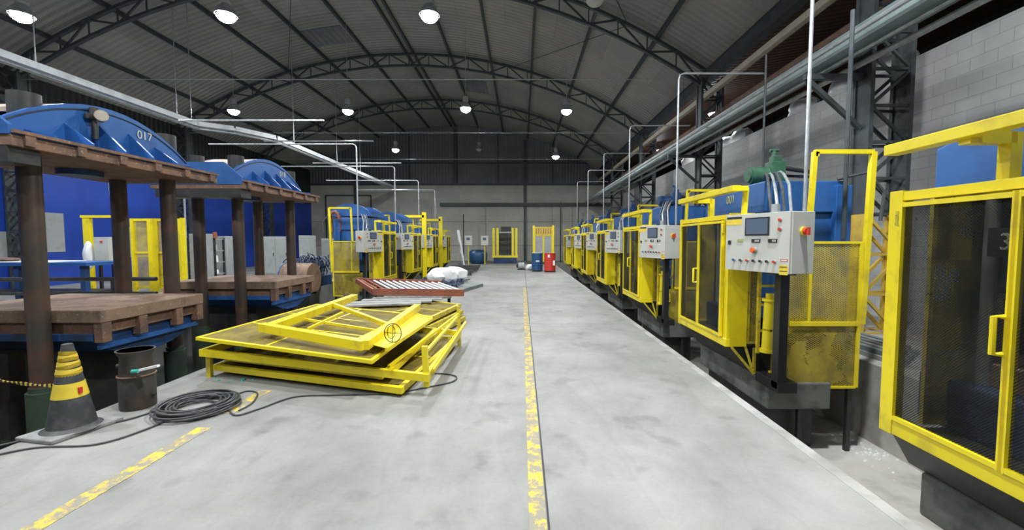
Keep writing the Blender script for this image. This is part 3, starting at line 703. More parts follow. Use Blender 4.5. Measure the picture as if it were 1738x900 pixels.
# ------------------------------------------------------------------ big four-column presses 017 and 018
def big_press(yc, num, lab):
    xr, xl = -5.75, -6.55; yn, yf = yc-.97, yc+.97
    o = root('column_press', (xr-.4, yc, -1.0), lab, 'press', 'large four-column presses')
    for x in (xr, xl):
        for y in (yn, yf):
            c = MB().cyl((x, y, -.2), (x, y, 2.72), .105, 28).build('column', 'column', o, smooth=True, label='oily rust-stained round column')
            MB().cyl((x, y, -1.0), (x, y, -.2), .15, 24).cyl((x, y, -.24), (x, y, -.14), .12, 24).build('column_foot', 'column_base', c, smooth=True)
            MB().cyl((x, y, 2.7), (x, y, 3.3), .14, 24).build('column_nut', 'dark', c, smooth=True)
    x1, x0, xa = -5.24, -7.0, -5.6; a, b = yc-1.55, yc+1.4
    hb = MB().box(x0, x1, a, b, 2.58, 2.70).build('head_plate', 'rust', o, bevel=.01)
    MB().box(x0, x1-.02, a-.01, b+.01, 2.66 if num == '018' else 2.70, 2.76).build('head_top_plate', 'blue', o)
    for k in range(6):
        y = a+.15+(b-a-.3)*k/5; MB().box(x1-.01, x1+.03, y-.05, y+.05, 2.6, 2.72).build('clamp_block', 'rust', hb)
    MB().bar((x1+.02, a, 2.73), (x1+.02, b, 2.73), .035).build('edge_pipe', 'rust', hb)
    MB().box(x0+.1, x1-.05, a, a+.3, 2.42, 2.579).build('cross_beam', 'dark', o)
    # arched plates
    def arch(x, t):
        pr = [(x, a+.1, 2.75), (x, a+.1, 3.02)]
        for k in range(15):
            f = k/14; y = a+.1+(b-a-.2)*f; pr.append((x, y, 2.84+.54*math.sin(PI*min(1, max(0, (f*1.04-.02))))**.75 if .02 < f < .98 else 2.84))
        pr += [(x, b-.1, 2.75)]
        pr = [pr[0]]+pr[2:]
        return MB().prism(pr, (t, 0, 0))
    ap = arch(xa-.05, .05).build('arch_plate', 'blue', o)
    arch(xl, .05).build('arch_plate', 'blue', o)
    # dark cut line = raised rim along the arch
    m = MB(); pts = []
    for k in range(21):
        f = .04+.92*k/20; y = a+.1+(b-a-.2)*f; pts.append((xa+.005, y, 2.84+.54*math.sin(PI*f)**.75-.13))
    m.tube([p_+Vector((0, 0, .06)) for p_ in map(Vector, pts)], .008, 6); m.build('weld_seam', 'dark', ap)
    m = MB()
    for k in range(14):
        f0, f1 = .15+.7*k/14, .15+.7*(k+1)/14
        z0 = 2.84+.54*math.sin(PI*f0)**.75; z1 = 2.84+.54*math.sin(PI*f1)**.75; ya = a+.1+(b-a-.2)*f0; yb = a+.1+(b-a-.2)*f1
        m.hexa([(xl+.05, ya, z0-.06), (xa-.05, ya, z0-.06), (xa-.05, yb, z1-.06), (xl+.05, yb, z1-.06)], [(xl+.05, ya, z0-.01), (xa-.05, ya, z0-.01), (xa-.05, yb, z1-.01), (xl+.05, yb, z1-.01)])
    m.build('top_cover', 'dust_top', o, label='dust covered curved top sheet')
    MB().prism([(x0, a, 2.76), (x1-.03, a, 2.76), (x1-.03, a, 2.8), (xa+.0, a, 3.08), (xl-.12, a, 3.08), (x0, a, 2.8)], (0, .04, 0)).build('end_plate', 'blue', o)
    # five triangular gussets on the aisle side
    for k in range(6):
        f = .12+.155*k; y = a+.1+(b-a-.2)*f; zt = 2.84+.54*math.sin(PI*f)**.75-.24
        MB().prism([(xa, y, 2.75), (x1-.03, y, 2.75), (x1-.03, y, 2.79), (xa, y, zt)], (0, .03, 0)).build('gusset', 'blue', o)
        MB().prism([(xl, y, 2.75), (x0+.05, y, 2.75), (x0+.05, y, 2.79), (xl, y, zt)], (0, .03, 0)).build('gusset', 'blue', o)
    # ram cylinder on top between the arches
    MB().cyl((xr-.4, yc, 2.5), (xr-.4, yc, 3.3), .24, 28).build('main_cylinder', 'blue_dark', o, smooth=True)
    # lower bolster: brown table on a blue curved bed
    ta, tb, tz = yc-.88, yc+.78, .76; tx0, tx1 = -7.3, -5.1
    t = MB().box(tx0, tx1, ta, tb, tz-.16, tz).build('table_slab', 'table', o, bevel=.012)
    MB().box(tx0, tx1-.06, ta+.05, tb-.05, tz-.3, tz-.161).build('slab_edge', 'rust', t)
    for y in (ta+.07, yc-.3, yc+.3, tb-.08): MB().box(tx1-.1, tx1-.0, y-.06, y+.06, tz-.4, tz-.162).build('stop_block', 'rust', t)
    pr = [(tx1-.12, ta, tz-.3)]
    for k in range(11):
        f = k/10; pr.append((tx1-.12, ta+(tb-ta)*f, tz-.38-.3*math.sin(PI*f)**.7))
    pr.append((tx1-.12, tb, tz-.3))
    MB().prism(pr, (tx0-tx1+.2, 0, 0)).build('bed', 'blue' if num == '018' else 'blue_bed', o)
    MB().bar((tx1-.09, ta+.05, tz-.47), (tx1-.09, tb-.05, tz-.47), .05, .05).build('bed_rim', 'blue', o)
    MB().box(-7.1, -5.7, ta+.3, tb-.3, -1.0, tz-.5).build('pit_frame', 'dark', o)
    text(num, .17, (xa+.006, yc+.42, 3.145), (PI/2, 0, PI/2), 'text', o)
    return o
p17 = big_press(5.97, '017', 'large blue four-column press marked 017 at the left edge, nearest the camera')
p18 = big_press(9.6, '018', 'large blue four-column press marked 018, behind press 017')
# gauge on press 017
g = root('pressure_gauge', (-5.6, 5.6, 3.2), 'round pale pressure gauge on a valve on top of the arch of press 017', 'gauge')
c = at(172, 197, X=-5.45)
MB().cyl(c+Vector((-.09, 0, -.03)), c+Vector((-.09, 0, .1)), .05, 14).cyl(c+Vector((-.09, -.1, -.02)), c+Vector((-.09, .1, -.02)), .04, 12).cyl(c+Vector((-.09, 0, -.3)), c+Vector((-.09, 0, -.02)), .035, 12).build('valve', 'dark', g, smooth=True)
nn = Vector((.75, -.66, 0)).normalized()
MB().cyl(c-nn*.03, c+nn*.03, .07, 24).build('bezel', 'dust_top', g, smooth=True); MB().cyl(c+nn*.03, c+nn*.033, .06, 24).build('dial', 'cream', g)
# left lower structure of neighbouring press at the frame edge
tag(B(-8.2, -7.31, 4.2, 6.2, -1, .72).build('side_bolster', 'rust', bevel=.02), 'rusty steel block beside the table of press 017 at the left edge', 'steel block')

# ------------------------------------------------------------------ stack of yellow guard frames on the aisle
def panel(name, c4, w, h, mat, label, mesh=None, rails=(), cat='guard panel', grp='dismantled yellow guard panels in the foreground pile', extra=None):
    c4 = [Vector(a) for a in c4]; ctr = sum(c4, Vector())/4
    o = root(name, ctr, label, cat, grp)
    MB().frame(c4, w, h).build('frame', mat, o, bevel=.003)
    if mesh: MB().quadsheet([a+Vector((0, 0, h*.2)) for a in c4], .004).build('mesh_infill', mesh, o)
    for f0, side in rails:
        if side == 'a': p, q = c4[0].lerp(c4[1], f0), c4[3].lerp(c4[2], f0)
        else: p, q = c4[0].lerp(c4[3], f0), c4[1].lerp(c4[2], f0)
        MB().bar(p, q, w*.8, h*.8).build('cross_rail', mat, o)
    return o
V3 = Vector
panel('guard_screen', [(-3.65, 5.0, .09), (-1.25, 4.28, .07), (-1.0, 6.4, .1), (-3.45, 7.1, .1)], .06, .07, 'yellow', 'lowest yellow mesh panel of the foreground pile, lying near the cable', 'mesh_floor', [(.5, 'b')])
f2 = panel('support_frame', [(-3.72, 4.88, .3), (-.98, 4.28, .2), (-.95, 6.35, .2), (-3.6, 7.2, .3)], .055, .085, 'yellow', 'yellow tube frame on legs under the top panels, with upright posts at its aisle side', None, [(.85, 'a')], 'frame')
f2o = f2
m = MB().bar((-3.68, 4.92, 0), (-3.68, 4.92, .27), .05).build('leg', 'yellow_old', f2)
MB().bar((-.98, 4.3, .1), (-1.0, 4.3, .52), .055).build('upright_post', 'yellow', f2)
MB().bar((-.95, 6.35, .0), (-.96, 6.35, .62), .05).build('upright_post', 'yellow_old', f2)
MB().bar((-.98, 4.32, .47), (-.96, 6.3, .47), .03).build('brace', 'yellow', f2)
MB().bar((-1.42, 4.45, .26), (-.96, 6.3, .5), .03).build('brace', 'yellow', f2)
MB().bar((-.93, 4.35, .25), (-.9, 6.7, .3), .035).build('brace', 'yellow', f2)
MB().bar((-3.6, 7.1, 0), (-3.6, 7.1, .27), .05).build('leg', 'yellow_old', f2)
MB().bar((-1.1, 6.36, 0), (-1.1, 6.36, .15), .05).build('leg', 'yellow_old', f2)
panel('guard_screen', [(-3.5, 4.98, .215), (-1.5, 4.45, .165), (-1.3, 6.5, .17), (-3.3, 7.0, .2)], .05, .07, 'yellow_old', 'worn yellow mesh panel in the middle of the foreground pile', 'mesh_floor', [(.33, 'a'), (.66, 'a')])
panel('guard_screen', [(-3.75, 4.86, .47), (-1.5, 4.16, .40), (-1.4, 6.5, .42), (-3.6, 7.4, .47)], .04, .04, 'yellow', 'large yellow-framed dusty mesh panel on top of the foreground pile', 'mesh_floor', [(.42, 'a'), (.35, 'b'), (.66, 'b')])
s_ = root('sheet_plate', (-1.6, 5.4, .47), 'plain yellow sheet without mesh, lying at the aisle side of the large mesh panel', 'sheet')
c4 = [at(600, 578, z=.5), at(656, 592, z=.5), at(733, 541, z=.5), at(697, 531, z=.5)]
MB().quadsheet(c4, .006).build('plate', 'yellow', s_)
MB().bar(c4[1]+V3((0, 0, -.01)), c4[2]+V3((0, 0, -.01)), .03, .04).bar(c4[2], c4[3], .03, .03).build('edge_rail', 'yellow', s_)
hw = root('wire_wheel', at(667, 581, z=.51), 'black spoked wire wheel standing on the plain yellow sheet', 'wheel')
c = at(667, 581, z=.51)+V3((0, 0, .1)); m = MB(); e1 = V3((.97, -.2, 0)); e2 = V3((0, .1, .995))
m.tube([c+e1*.1*math.cos(2*PI*k/32)+e2*.1*math.sin(2*PI*k/32) for k in range(33)], .005, 6); m.build('rim', 'black', hw, smooth=True)
m = MB().cyl(c-e1*.1, c+e1*.1, .004, 6).cyl(c-e2*.1, c+e2*.1, .004, 6)
m.tube([c+e1*(.045*math.cos(2*PI*k/20)-.02)+e2*(.07*math.sin(2*PI*k/20)+.01) for k in range(21)], .004, 5); m.build('spokes', 'black', hw, smooth=True)
u = root('channel_frame', (-2.3, 5.8, .5), 'heavy yellow channel frame with a diagonal, topmost on the foreground pile', 'frame', 'dismantled yellow guard panels in the foreground pile')
A_, B_, C_, D_ = V3((-3.08, 4.97, .58)), V3((-1.62, 4.3, .53)), V3((-1.64, 6.6, .56)), V3((-3.1, 7.5, .6))
MB().bar(A_, B_, .09, .1).build('channel', 'yellow', u, bevel=.004); MB().bar(B_, C_, .1, .1).build('channel', 'yellow', u, bevel=.004); MB().bar(A_+V3((.12, -.03, 0)), D_+V3((.12, 0, 0)), .12, .1).build('channel', 'yellow', u, bevel=.004)
MB().bar(D_+V3((.1, -.9, .02)), B_+V3((.0, .85, .03)), .05, .05).build('diagonal', 'yellow', u)
MB().bar(A_+V3((.1, .7, -.03)), B_+V3((0, .75, -.03)), .03, .03).bar(D_+V3((.5, -1.4, -.04)), A_+V3((.5, .1, -.04)), .03, .03).build('inner_rail', 'yellow', u)
lab = ['old yellow panel at the far end of the pile, lowest of three', 'old yellow panel at the far end of the pile, middle of three', 'old yellow panel at the far end of the pile, top of three']
for k in range(3):
    dz = .11*k; dx = .06*k
    panel('guard_screen', [(-3.2-dx, 7.75, .07+dz), (-1.45-dx, 6.85, .07+dz), (-1.15-dx, 8.3+.1*k, .07+dz), (-2.2-dx, 9.25, .07+dz)], .06, .08, 'yellow_old', lab[k], 'mesh_floor', [(.5, 'b'), (.5, 'a')], 'guard panel', 'old panels at the far end of the pile')
for k in range(4):
    a = V3((-3.5+.1*k, 8.0+.35*k, .37)); b = V3((-2.0+.15*k, 8.35+.3*k, .37))
    tag(MB().bar(a, b, .25, .03).build('flat_board', 'plank'), 'dusty grey flat board on the far end of the pile below the roller track', 'board', 'grey boards under the roller track')
# roller track
rt = root('roller_track', (-2.7, 9.7, .4), 'red brown roller track with pale rollers lying across the far end of the pile', 'roller conveyor')
fa, fb = V3((-3.2, 9.1, .5)), V3((-1.25, 9.1, .48)); ba, bb = V3((-4.15, 10.6, .6)), V3((-2.0, 10.5, .54))
MB().bar(fa, fb, .05, .15).build('side_rail', 'rust_red', rt, bevel=.004); MB().bar(ba, bb, .05, .15).build('side_rail', 'rust_red', rt, bevel=.004)
MB().bar(fa, ba, .05, .12).build('end_bar', 'rust_red', rt)
for k in range(13):
    f = (k+.7)/13.2; MB().cyl(fa.lerp(fb, f)+V3((0, 0, .045)), ba.lerp(bb, f)+V3((0, 0, .02)), .024, 12).build('roller', 'white' if k > 1 else 'rust_red', rt, smooth=True)
MB().bar((-3.2, 9.25, 0), (-3.2, 9.25, .42), .06).bar((-1.6, 9.25, 0), (-1.6, 9.25, .42), .06).bar((-3.9, 10.4, 0), (-3.9, 10.4, .42), .06).bar((-2.2, 10.4, 0), (-2.2, 10.4, .42), .06).build('leg', 'dark', rt)
tag(MB().bar((-2.3, 11.6, .05), (-1.45, 14.9, .05), .16, .1).build('long_beam', 'duct'), 'long grey steel beam lying on the aisle floor beyond the roller track', 'beam')
for k in range(4):
    tag(MB().bar((-7.7+.3*k, 10.9, .03), (-7.7+.3*k, 13.2, .03), .24, .05).build('flat_board', 'plank'), 'pale flat board stacked beyond press 018', 'board', 'pale boards beyond press 018')

# scrap, white bags and dark bars at left edge of the aisle
for k, (px, py, Y, r, lb) in enumerate([(752, 462, 16.0, .5, 'nearest'), (770, 458, 16.6, .5, 'middle'), (741, 464, 15.6, .28, 'leftmost')]):
    p = at(px, py, Y=Y); o = blob((p.x, Y, .25), (r*1.2, r, r*.7), 70+k, .8, 9, .2).build('plastic_bag', 'white', smooth=True); sub(o)
    tag(o, 'crumpled white plastic sack on the scrap heap left of the aisle, '+lb+' of three', 'sack', 'white sacks left of the aisle')
rnd = random.Random(5); m = MB()
for k in range(150):
    x = rnd.uniform(-3.9, -2.2); y = rnd.uniform(13.2, 16.2); a = rnd.uniform(0, PI); L_ = rnd.uniform(.1, .4)
    m.bar((x, y, .03+rnd.uniform(0, .15)), (x+L_*math.cos(a), y+L_*math.sin(a), .03+rnd.uniform(0, .15)), .05, .03)
tag(m.build('scrap_heap', 'bag_blue'), 'heap of dark and blue metal scrap in front of the white sacks', 'scrap', kind='stuff')
for k in range(9):
    y = 16.8+.8*k
    tag(MB().bar((-3.9, y, .1+.05*(k % 3)), (-2.3, y+.1, .1+.05*(k % 3)), .3, .12).build('dark_profile', 'dark' if k % 2 else 'cable'), 'dark metal profile lying across the left edge of the aisle behind the white sacks', 'metal bar', 'dark profiles behind the white sacks')
tag(MB().bar((-3.75, 27.2, .05), (-4.15, 27.6, 2.3), .12, .12).build('leaning_board', 'white'), 'white board leaning beside the last left caged press', 'board')

# ------------------------------------------------------------------ foreground left objects
cx, cy = -3.80, 3.50
cn = root('traffic_cone', (cx, cy, 0), 'black traffic cone with yellow bands standing at the left platform edge', 'traffic cone')
def cr(z): return .165-(.165-.035)*z/.74
def cone_band(z0, z1, off=0.): return MB().lathe((cx, cy, 0), [(cr(z0)+off, z0), (cr(z1)+off, z1)], 28)
MB().lathe((cx, cy, 0), [(.21, .03), (.18, .04), (cr(.05), .06), (cr(.74), .74), (.02, .745)], 28).build('cone_body', 'rubber', cn, smooth=True)
b4 = [(-.25, -.2), (.12, -.27), (.25, .2), (-.12, .27)]
MB().prism([(cx+a, cy+b, .001) for a, b in b4], (0, 0, .035)).build('base_plate', 'dust', cn, bevel=.01)
cone_band(.3, .42, .003).build('band', 'gold', cn, smooth=True, label='wide pale yellow band')
m = MB()
for k, z in enumerate((.50, .555, .61, .66)):
    pts = [(cx+(cr(z)+.004)*math.cos(2*PI*j/24), cy+(cr(z)+.004)*math.sin(2*PI*j/24), z+.012*math.sin(2*PI*j/24+k)) for j in range(25)]
    for j in range(24):
        a, b = V3(pts[j]), V3(pts[j+1]); m.hexa([a-V3((0, 0, .016)), b-V3((0, 0, .016)), b+V3((0, 0, 0)), a], [a-V3((0, 0, 0)), b-V3((0, 0, 0)), b+V3((0, 0, .016)), a+V3((0, 0, .016))])
m.v = [v for v in m.v]; m.build('wound_tape', 'gold', cn, label='yellow tape wound round the top')
def band_ring(z, hh): return MB().lathe((cx, cy, 0), [(cr(z)+.005, z), (cr(z+hh)+.005, z+hh)], 24)
for z in (.50, .56, .615): band_ring(z, .035).build('tape_ring', 'gold', cn, smooth=True)
MB().box(cx+.105, cx+.12, cy-.035, cy-.01, .33, .38).build('red_mark', 'red', cn)

bx, by = -3.71, 4.02
bk = root('steel_pot', (bx, by, 0), 'dark rusty open steel pot standing on the platform edge behind the cone', 'pot')
MB().lathe((bx, by, 0), [(.135, 0), (.14, .01), (.14, .3), (.125, .33), (.13, .36), (.12, .5), (.145, .545), (.15, .56), (.135, .56), (.11, .5), (.11, .1), (.01, .1)], 28, True).build('body', 'pot', bk, smooth=True)
MB().cyl((bx-.2, by+.02, .39), (bx-.11, by, .39), .022, 10).cyl((bx+.13, by, .12), (bx+.17, by, .12), .014, 8).build('lug', 'dark', bk, smooth=True)
MB().tube([(bx+.142*math.cos(2*PI*k/24), by+.142*math.sin(2*PI*k/24), .32) for k in range(25)], .008, 6).build('ring', 'rust', bk, smooth=True)
tag(MB().bar((bx+.1, by-.12, .385), (bx+.3, by-.1, .43), .035, .02).build('paint_scraper', 'white'), 'white handle sticking out from the side of the rusty steel pot', 'scraper')
tag(MB().cyl((bx+.08, by-.135, .385), (bx+.14, by-.135, .39), .018, 10).build('nozzle', 'teal'), 'small teal nozzle on the side of the rusty steel pot', 'nozzle')

# coil of cable
cc = at(337, 694, z=0); m = MB(); rnd = random.Random(9); pts = []
for t in range(0, 34*18):
    a = 2*PI*t/34; lp = t/34
    r = .16+.16*abs(math.sin(lp*1.37))+.012*math.sin(a*3+lp); ex = 1+.0*lp
    ox = .03*math.sin(lp*2.1); oy = .035*math.cos(lp*1.7)
    pts.append((cc.x+ox+r*math.cos(a), cc.y+oy+r*1.02*math.sin(a), .012+.007*(lp % 9)+.006*math.sin(a*2+lp)))
m.tube(pts, .009, 6)
tag(m.build('cable_coil', 'cable', smooth=True), 'coil of dark grey cable lying on the platform by the rusty pot', 'cable coil')
def smooth(pts, n=10):
    P = [V3(p) for p in pts]; out = []
    for i in range(len(P)-1):
        a = P[max(i-1, 0)]; b = P[i]; c = P[i+1]; d = P[min(i+2, len(P)-1)]
        for k in range(n):
            t = k/n; out.append(.5*((2*b)+(c-a)*t+(2*a-5*b+4*c-d)*t*t+(3*b-a-3*c+d)*t**3))
    return out+[P[-1]]
def floor_cable(pl, label, r=.008, mat='cable'):
    tag(MB().tube(smooth([at(x, y, z=.01) for x, y in pl]), r, 6).build('power_cable', mat, smooth=True), label, 'cable')
floor_cable([(-30, 778), (60, 760), (165, 754), (250, 728), (300, 705)], 'dark cable running from the left edge past the cone to the coil, front strand')
floor_cable([(-30, 762), (20, 752), (80, 735), (130, 722), (200, 716), (262, 698), (300, 680)], 'dark cable running behind the cone to the coil, rear strand')
floor_cable([(385, 690), (400, 705), (440, 694), (500, 674), (560, 671), (660, 668), (722, 658), (768, 648), (772, 638), (735, 634), (690, 640)], 'thin dark cable looping from the coil along the front of the yellow pile')
floor_cable([(395, 672), (420, 664), (437, 668), (428, 684), (405, 697)], 'short loop of dark cable between the coil and the yellow pile')
tag(rubble((-3.3, 4.75, .0), 9, (.16, .1), 8).build('rubble', 'teal'), 'small green and brown bits beside the cable coil', 'rubble', kind='stuff')
# warning tape
tp = root('warning_tape', (-4.4, 4.2, .3), 'twisted yellow and black warning tape strung from the left edge to the cone', 'warning tape')
a = V3((-6.0, 4.3, .34)); b = V3((-3.86, 3.55, .36))
for s0 in (0, 1):
    m = MB(); N = 60
    for k in range(N):
        if k % 2 != s0: continue
        f0, f1 = k/N, (k+1)/N
        def pp(f): return a.lerp(b, f)-V3((0, 0, .06*math.sin(PI*f)))
        m.bar(pp(f0), pp(f1), .006, .022+.01*math.sin(k*.5), (0, .3*math.sin(k*.3), 1))
    m.build('tape_stripe', 'gold' if s0 == 0 else 'black', tp)

# ------------------------------------------------------------------ far end: drums, press, gate
def drum(x, y, mat, lab, lid):
    o = root('oil_drum', (x, y, 0), lab, 'drum', 'oil drums at the end of the aisle')
    MB().lathe((x, y, 0), [(.28, .06), (.29, .07), (.29, .33), (.305, .345), (.29, .36), (.29, .62), (.305, .635), (.29, .65), (.29, .93), (.3, .94), (.3, .96), (.28, .96), (.28, .94), (.01, .94)], 28).build('shell', mat, o, smooth=True)
    MB().lathe((x, y, 0), [(.285, .945), (.285, .965), (.01, .965)], 28).build('lid', lid, o)
    MB().box(x-.28, x+.28, y-.25, y+.25, .03, .06).cyl((x-.22, y-.2, 0.005), (x-.22, y-.2, .05), .03, 8).cyl((x+.22, y-.2, .005), (x+.22, y-.2, .05), .03, 8).build('pallet', 'dark', o)
    return o
d1 = drum(.80, 22.3, 'drum_blue', 'dark blue steel drum with pale lid at the end of the aisle', 'white')
d2 = drum(1.44, 21.9, 'red', 'red steel drum beside the blue drum at the end of the aisle', 'red')
MB().box(1.32, 1.42, 21.59, 21.6, .75, .9).build('sticker', 'white', d2); MB().box(1.58, 1.68, 21.62, 21.64, .35, .6).build('sticker', 'white', d2)
MB().box(.72, .9, 22.0, 22.01, .52, .58).build('sticker', 'white', d1)
o = root('oil_pump', (-.05, 23.5, 0), 'small pale and dark pump on the floor left of the blue drum', 'pump')
MB().cyl((-.2, 23.4, .22), (.12, 23.4, .22), .19, 16).build('motor', 'cab_grey', o, smooth=True); MB().box(-.25, .2, 23.2, 23.6, .0, .05).build('base', 'dark', o); MB().cyl((-.21, 23.35, .22), (-.21, 23.28, .22), .12, 14).build('fan_cover', 'dark', o)
tag(blob((.42, 23.2, .16), (.2, .2, .16), 91, .8, 8).build('plastic_bag', 'white', smooth=True), 'small pale plastic sack on the floor just left of the blue drum', 'sack')
# yellow framed press at the end
Y = 30
o = root('frame_press', (-1.2, Y, 0), 'yellow framed press with dark middle standing in front of the end wall', 'press')
for x in (-2.0, -1.72, -.65, -.4): MB().box(x-.08, x+.08, Y-.1, Y+.1, .55, 2.5).build('post', 'yellow', o, bevel=.01)
MB().box(-2.1, -.28, Y-.12, Y+.1, .42, .56).build('bottom_beam', 'yellow', o)
MB().box(-1.63, -.74, Y-.05, Y+.0, .6, 2.3).build('mesh', 'mesh_dark', o); MB().box(-1.65, -.72, Y-.08, Y+.1, 2.15, 2.25).build('crossbar', 'cab_grey', o)
for z in (.8, 1.2, 1.6): MB().box(-1.6, -.8, Y+.1, Y+.3, z, z+.2).build('platen', 'panel_grey', o)
MB().box(-2.0, -.4, Y-.1, Y+1, 0, .42).build('base', 'blue_dark', o); MB().box(-1.5, -.8, Y+.1, Y+.6, 2.3, 2.6).build('motor', 'dark', o)
# yellow hall gate
o = root('yellow_gate', (1.4, 29, 0), 'tall orange yellow framed double gate behind the two drums', 'gate')
for x in (.8, 2.12): MB().box(x-.07, x+.07, 28.95, 29.05, 0, 2.65).build('post', 'yellow', o)
MB().box(.8, 2.12, 28.96, 29.04, 1.98, 2.55).build('header', 'orange', o, label='orange header panel')
for k in range(7): MB().box(.95+.16*k, .99+.16*k, 28.94, 28.96, 2.1, 2.45).build('header_bar', 'rust', o)
for a, b in ((.88, 1.43), (1.49, 2.04)):
    d = MB().frame([(a, 29, .2), (b, 29, .2), (b, 29, 1.95), (a, 29, 1.95)], .05, .05).build('gate_leaf', 'yellow', o); MB().box(a, b, 28.99, 29.0, .2, 1.95).build('infill', 'cab_grey', d)
for x, Y, lb in ((-3.6, 28.5, 'nearer the left cages'), (-2.55, 29, 'nearer the end press')):
    o = root('pedestal_panel', (x, Y, 0), 'small grey control box on a yellow stand before the end wall, '+lb, 'control box', 'control boxes before the end wall')
    MB().box(x-.25, x+.25, Y, Y+.2, 1.3, 1.95).build('box', 'panel_grey', o, bevel=.01); MB().box(x-.03, x+.03, Y+.07, Y+.13, 0, 1.3).build('stand', 'yellow', o); MB().box(x-.12, x+.1, Y-.01, Y, 1.65, 1.82).build('screen', 'screen', o)
tag(blob((-3.1, 29.6, .5), (.7, .4, .5), 55, .5, 8, .05).build('covered_machine', 'drum_blue', smooth=True), 'low blue covered machine on the floor between the two small control boxes', 'machine')
# extra poles before the end wall
for k, (x, z) in enumerate(((-4.4, 3.6), (2.9, 4.5), (4.2, 4.5))):
    tag(MB().cyl((x, 32, 0), (x, 32, z), .04, 8).build('service_pipe', 'steel'), ['dark upright pipe before the end wall, left of the end press', 'dark upright pipe before the end wall, right of the gate', 'dark upright pipe before the end wall, behind the right presses'][k], 'pipe')

# ------------------------------------------------------------------ left background behind the big presses
def cabinet_box(x0, x1, y, z1, mat, lab, dep=.6, doors=2):
    o = root('steel_cabinet', ((x0+x1)/2, y, 0), lab, 'cabinet', 'grey cabinets behind the big presses')
    MB().box(x0, x1, y, y+dep, .0, z1).build('body', mat, o, bevel=.01)
    for k in range(doors):
        a = x0+(x1-x0)*k/doors+.02; b = x0+(x1-x0)*(k+1)/doors-.02
        d = MB().box(a, b, y-.02, y-.001, .08, z1-.05).build('door', mat, o, bevel=.004); MB().box(b-.08, b-.05, y-.045, y-.02, z1*.5, z1*.5+.15).build('handle', 'dark', d)
    return o
cabinet_box(-12.1, -10.9, 19.8, 1.8, 'cab_grey', 'wide pale grey steel cabinet seen between the far columns of press 018')
cabinet_box(-10.3, -9.8, 19.6, 1.85, 'cab_grey', 'narrow grey steel cabinet right of press 018', doors=1)
cabinet_box(-13.4, -12.9, 18.5, 1.8, 'cab_grey', 'narrow grey steel cabinet seen behind the left far column of press 018', doors=1)
cabinet_box(-11.6, -11.2, 14.8, 1.85, 'cab_grey', 'narrow grey steel cabinet right of the yellow guard behind press 017', doors=1)
cabinet_box(-8.7, -7.9, 18.4, 1.7, 'cab_grey', 'pale rounded grey cabinet left of the nearest left cage')
# shelves with clutter
o = root('storage_rack', (-12.6, 16.6, 0), 'dark storage rack of small white and grey goods behind press 018', 'rack')
for x in (-12.9, -11.9): MB().box(x-.03, x+.03, 16.4, 16.46, 0, 1.7).box(x-.03, x+.03, 16.9, 16.96, 0, 1.7).build('upright', 'dark', o)
for z in (.3, .75, 1.2, 1.65): MB().box(-12.93, -11.87, 16.4, 16.96, z, z+.03).build('shelf', 'cab_grey', o)
rnd = random.Random(12)
for zi, z in enumerate((.33, .78, 1.23, 1.68)):
    for k in range(4):
        x = -12.75+.24*k; h_ = rnd.uniform(.12, .28)
        tag(MB().cyl((x, 16.65, z), (x, 16.65, z+h_), .09, 12, .07).build('canister', ['white', 'cab_grey', 'rust_red', 'white'][(k+zi) % 4], smooth=True), 'small canister standing on the dark storage rack behind press 018', 'canister', 'canisters on the storage rack')
# yellow guards behind press 017
o = root('guard_booth', (-11.7, 13.4, 0), 'bright yellow mesh guard booth seen between the far columns of press 017', 'guard')
Y = 13.4
for x in (-12.25, -11.55, -10.85): MB().box(x-.05, x+.05, Y-.05, Y+.05, 0, 2.3).build('post', 'yellow', o)
MB().box(-11.75, -11.45, Y-.07, Y-.05, 0, 2.28).build('wide_plate', 'yellow', o)
MB().box(-12.25, -10.85, Y-.03, Y+.03, 2.22, 2.3).box(-12.25, -10.85, Y-.03, Y+.03, 1.2, 1.26).box(-12.25, -10.85, Y-.03, Y+.03, .1, .16).build('rails', 'yellow', o)
MB().box(-12.2, -11.6, Y-.005, Y+.005, .15, 2.22).build('mesh', 'mesh_yellow', o); MB().box(-11.5, -10.9, Y-.005, Y+.005, .15, 1.2).build('lower_sheet', 'yellow_old', o); MB().box(-11.5, -10.9, Y-.005, Y+.005, 1.26, 2.22).build('mesh', 'mesh_yellow', o)
o = root('guard_portal', (-12.7, 12.4, 0), 'yellow portal frame against the blue wall behind the near column of press 017', 'guard')
MB().box(-12.75, -12.55, 12.35, 12.45, 0, 2.3).build('post', 'yellow', o); MB().box(-11.65, -11.57, 12.35, 12.45, 0, 2.3).build('post', 'yellow', o); MB().box(-12.8, -11.55, 12.34, 12.46, 2.27, 2.34).build('lintel', 'yellow', o)
tag(B(-10.45, -10.35, 13.0, 13.1, 0, 2.3).build('guard_post', 'yellow'), 'single thin yellow post right of the far right column of press 017', 'post')
o = root('pedestal_panel', (-11.6, 11.9, 0), 'grey control box on a black stand in front of the yellow portal', 'control box')
MB().box(-11.8, -11.4, 11.7, 11.95, 1.05, 1.7).build('box', 'panel_grey', o, bevel=.01); MB().box(-11.44, -11.38, 11.8, 11.86, 0, 1.05).box(-11.8, -11.74, 11.8, 11.86, 0, 1.05).build('stand', 'black', o); MB().box(-11.62, -11.55, 11.69, 11.7, 1.55, 1.6).build('red_mark', 'red', o)
tag(sub(blob((-12.0, 11.75, 1.2), (.14, .12, .4), 33, 1, 8, .2).build('hanging_sack', 'white', smooth=True)), 'white plastic sack hanging left of the grey control box behind press 017', 'sack')
tag(MB().cyl((-11.55, 12.1, 1.7), (-11.75, 12.1, 5.2), .045, 10).build('conduit', 'galv', smooth=True), 'pale pipe rising up the blue wall behind press 017', 'conduit')
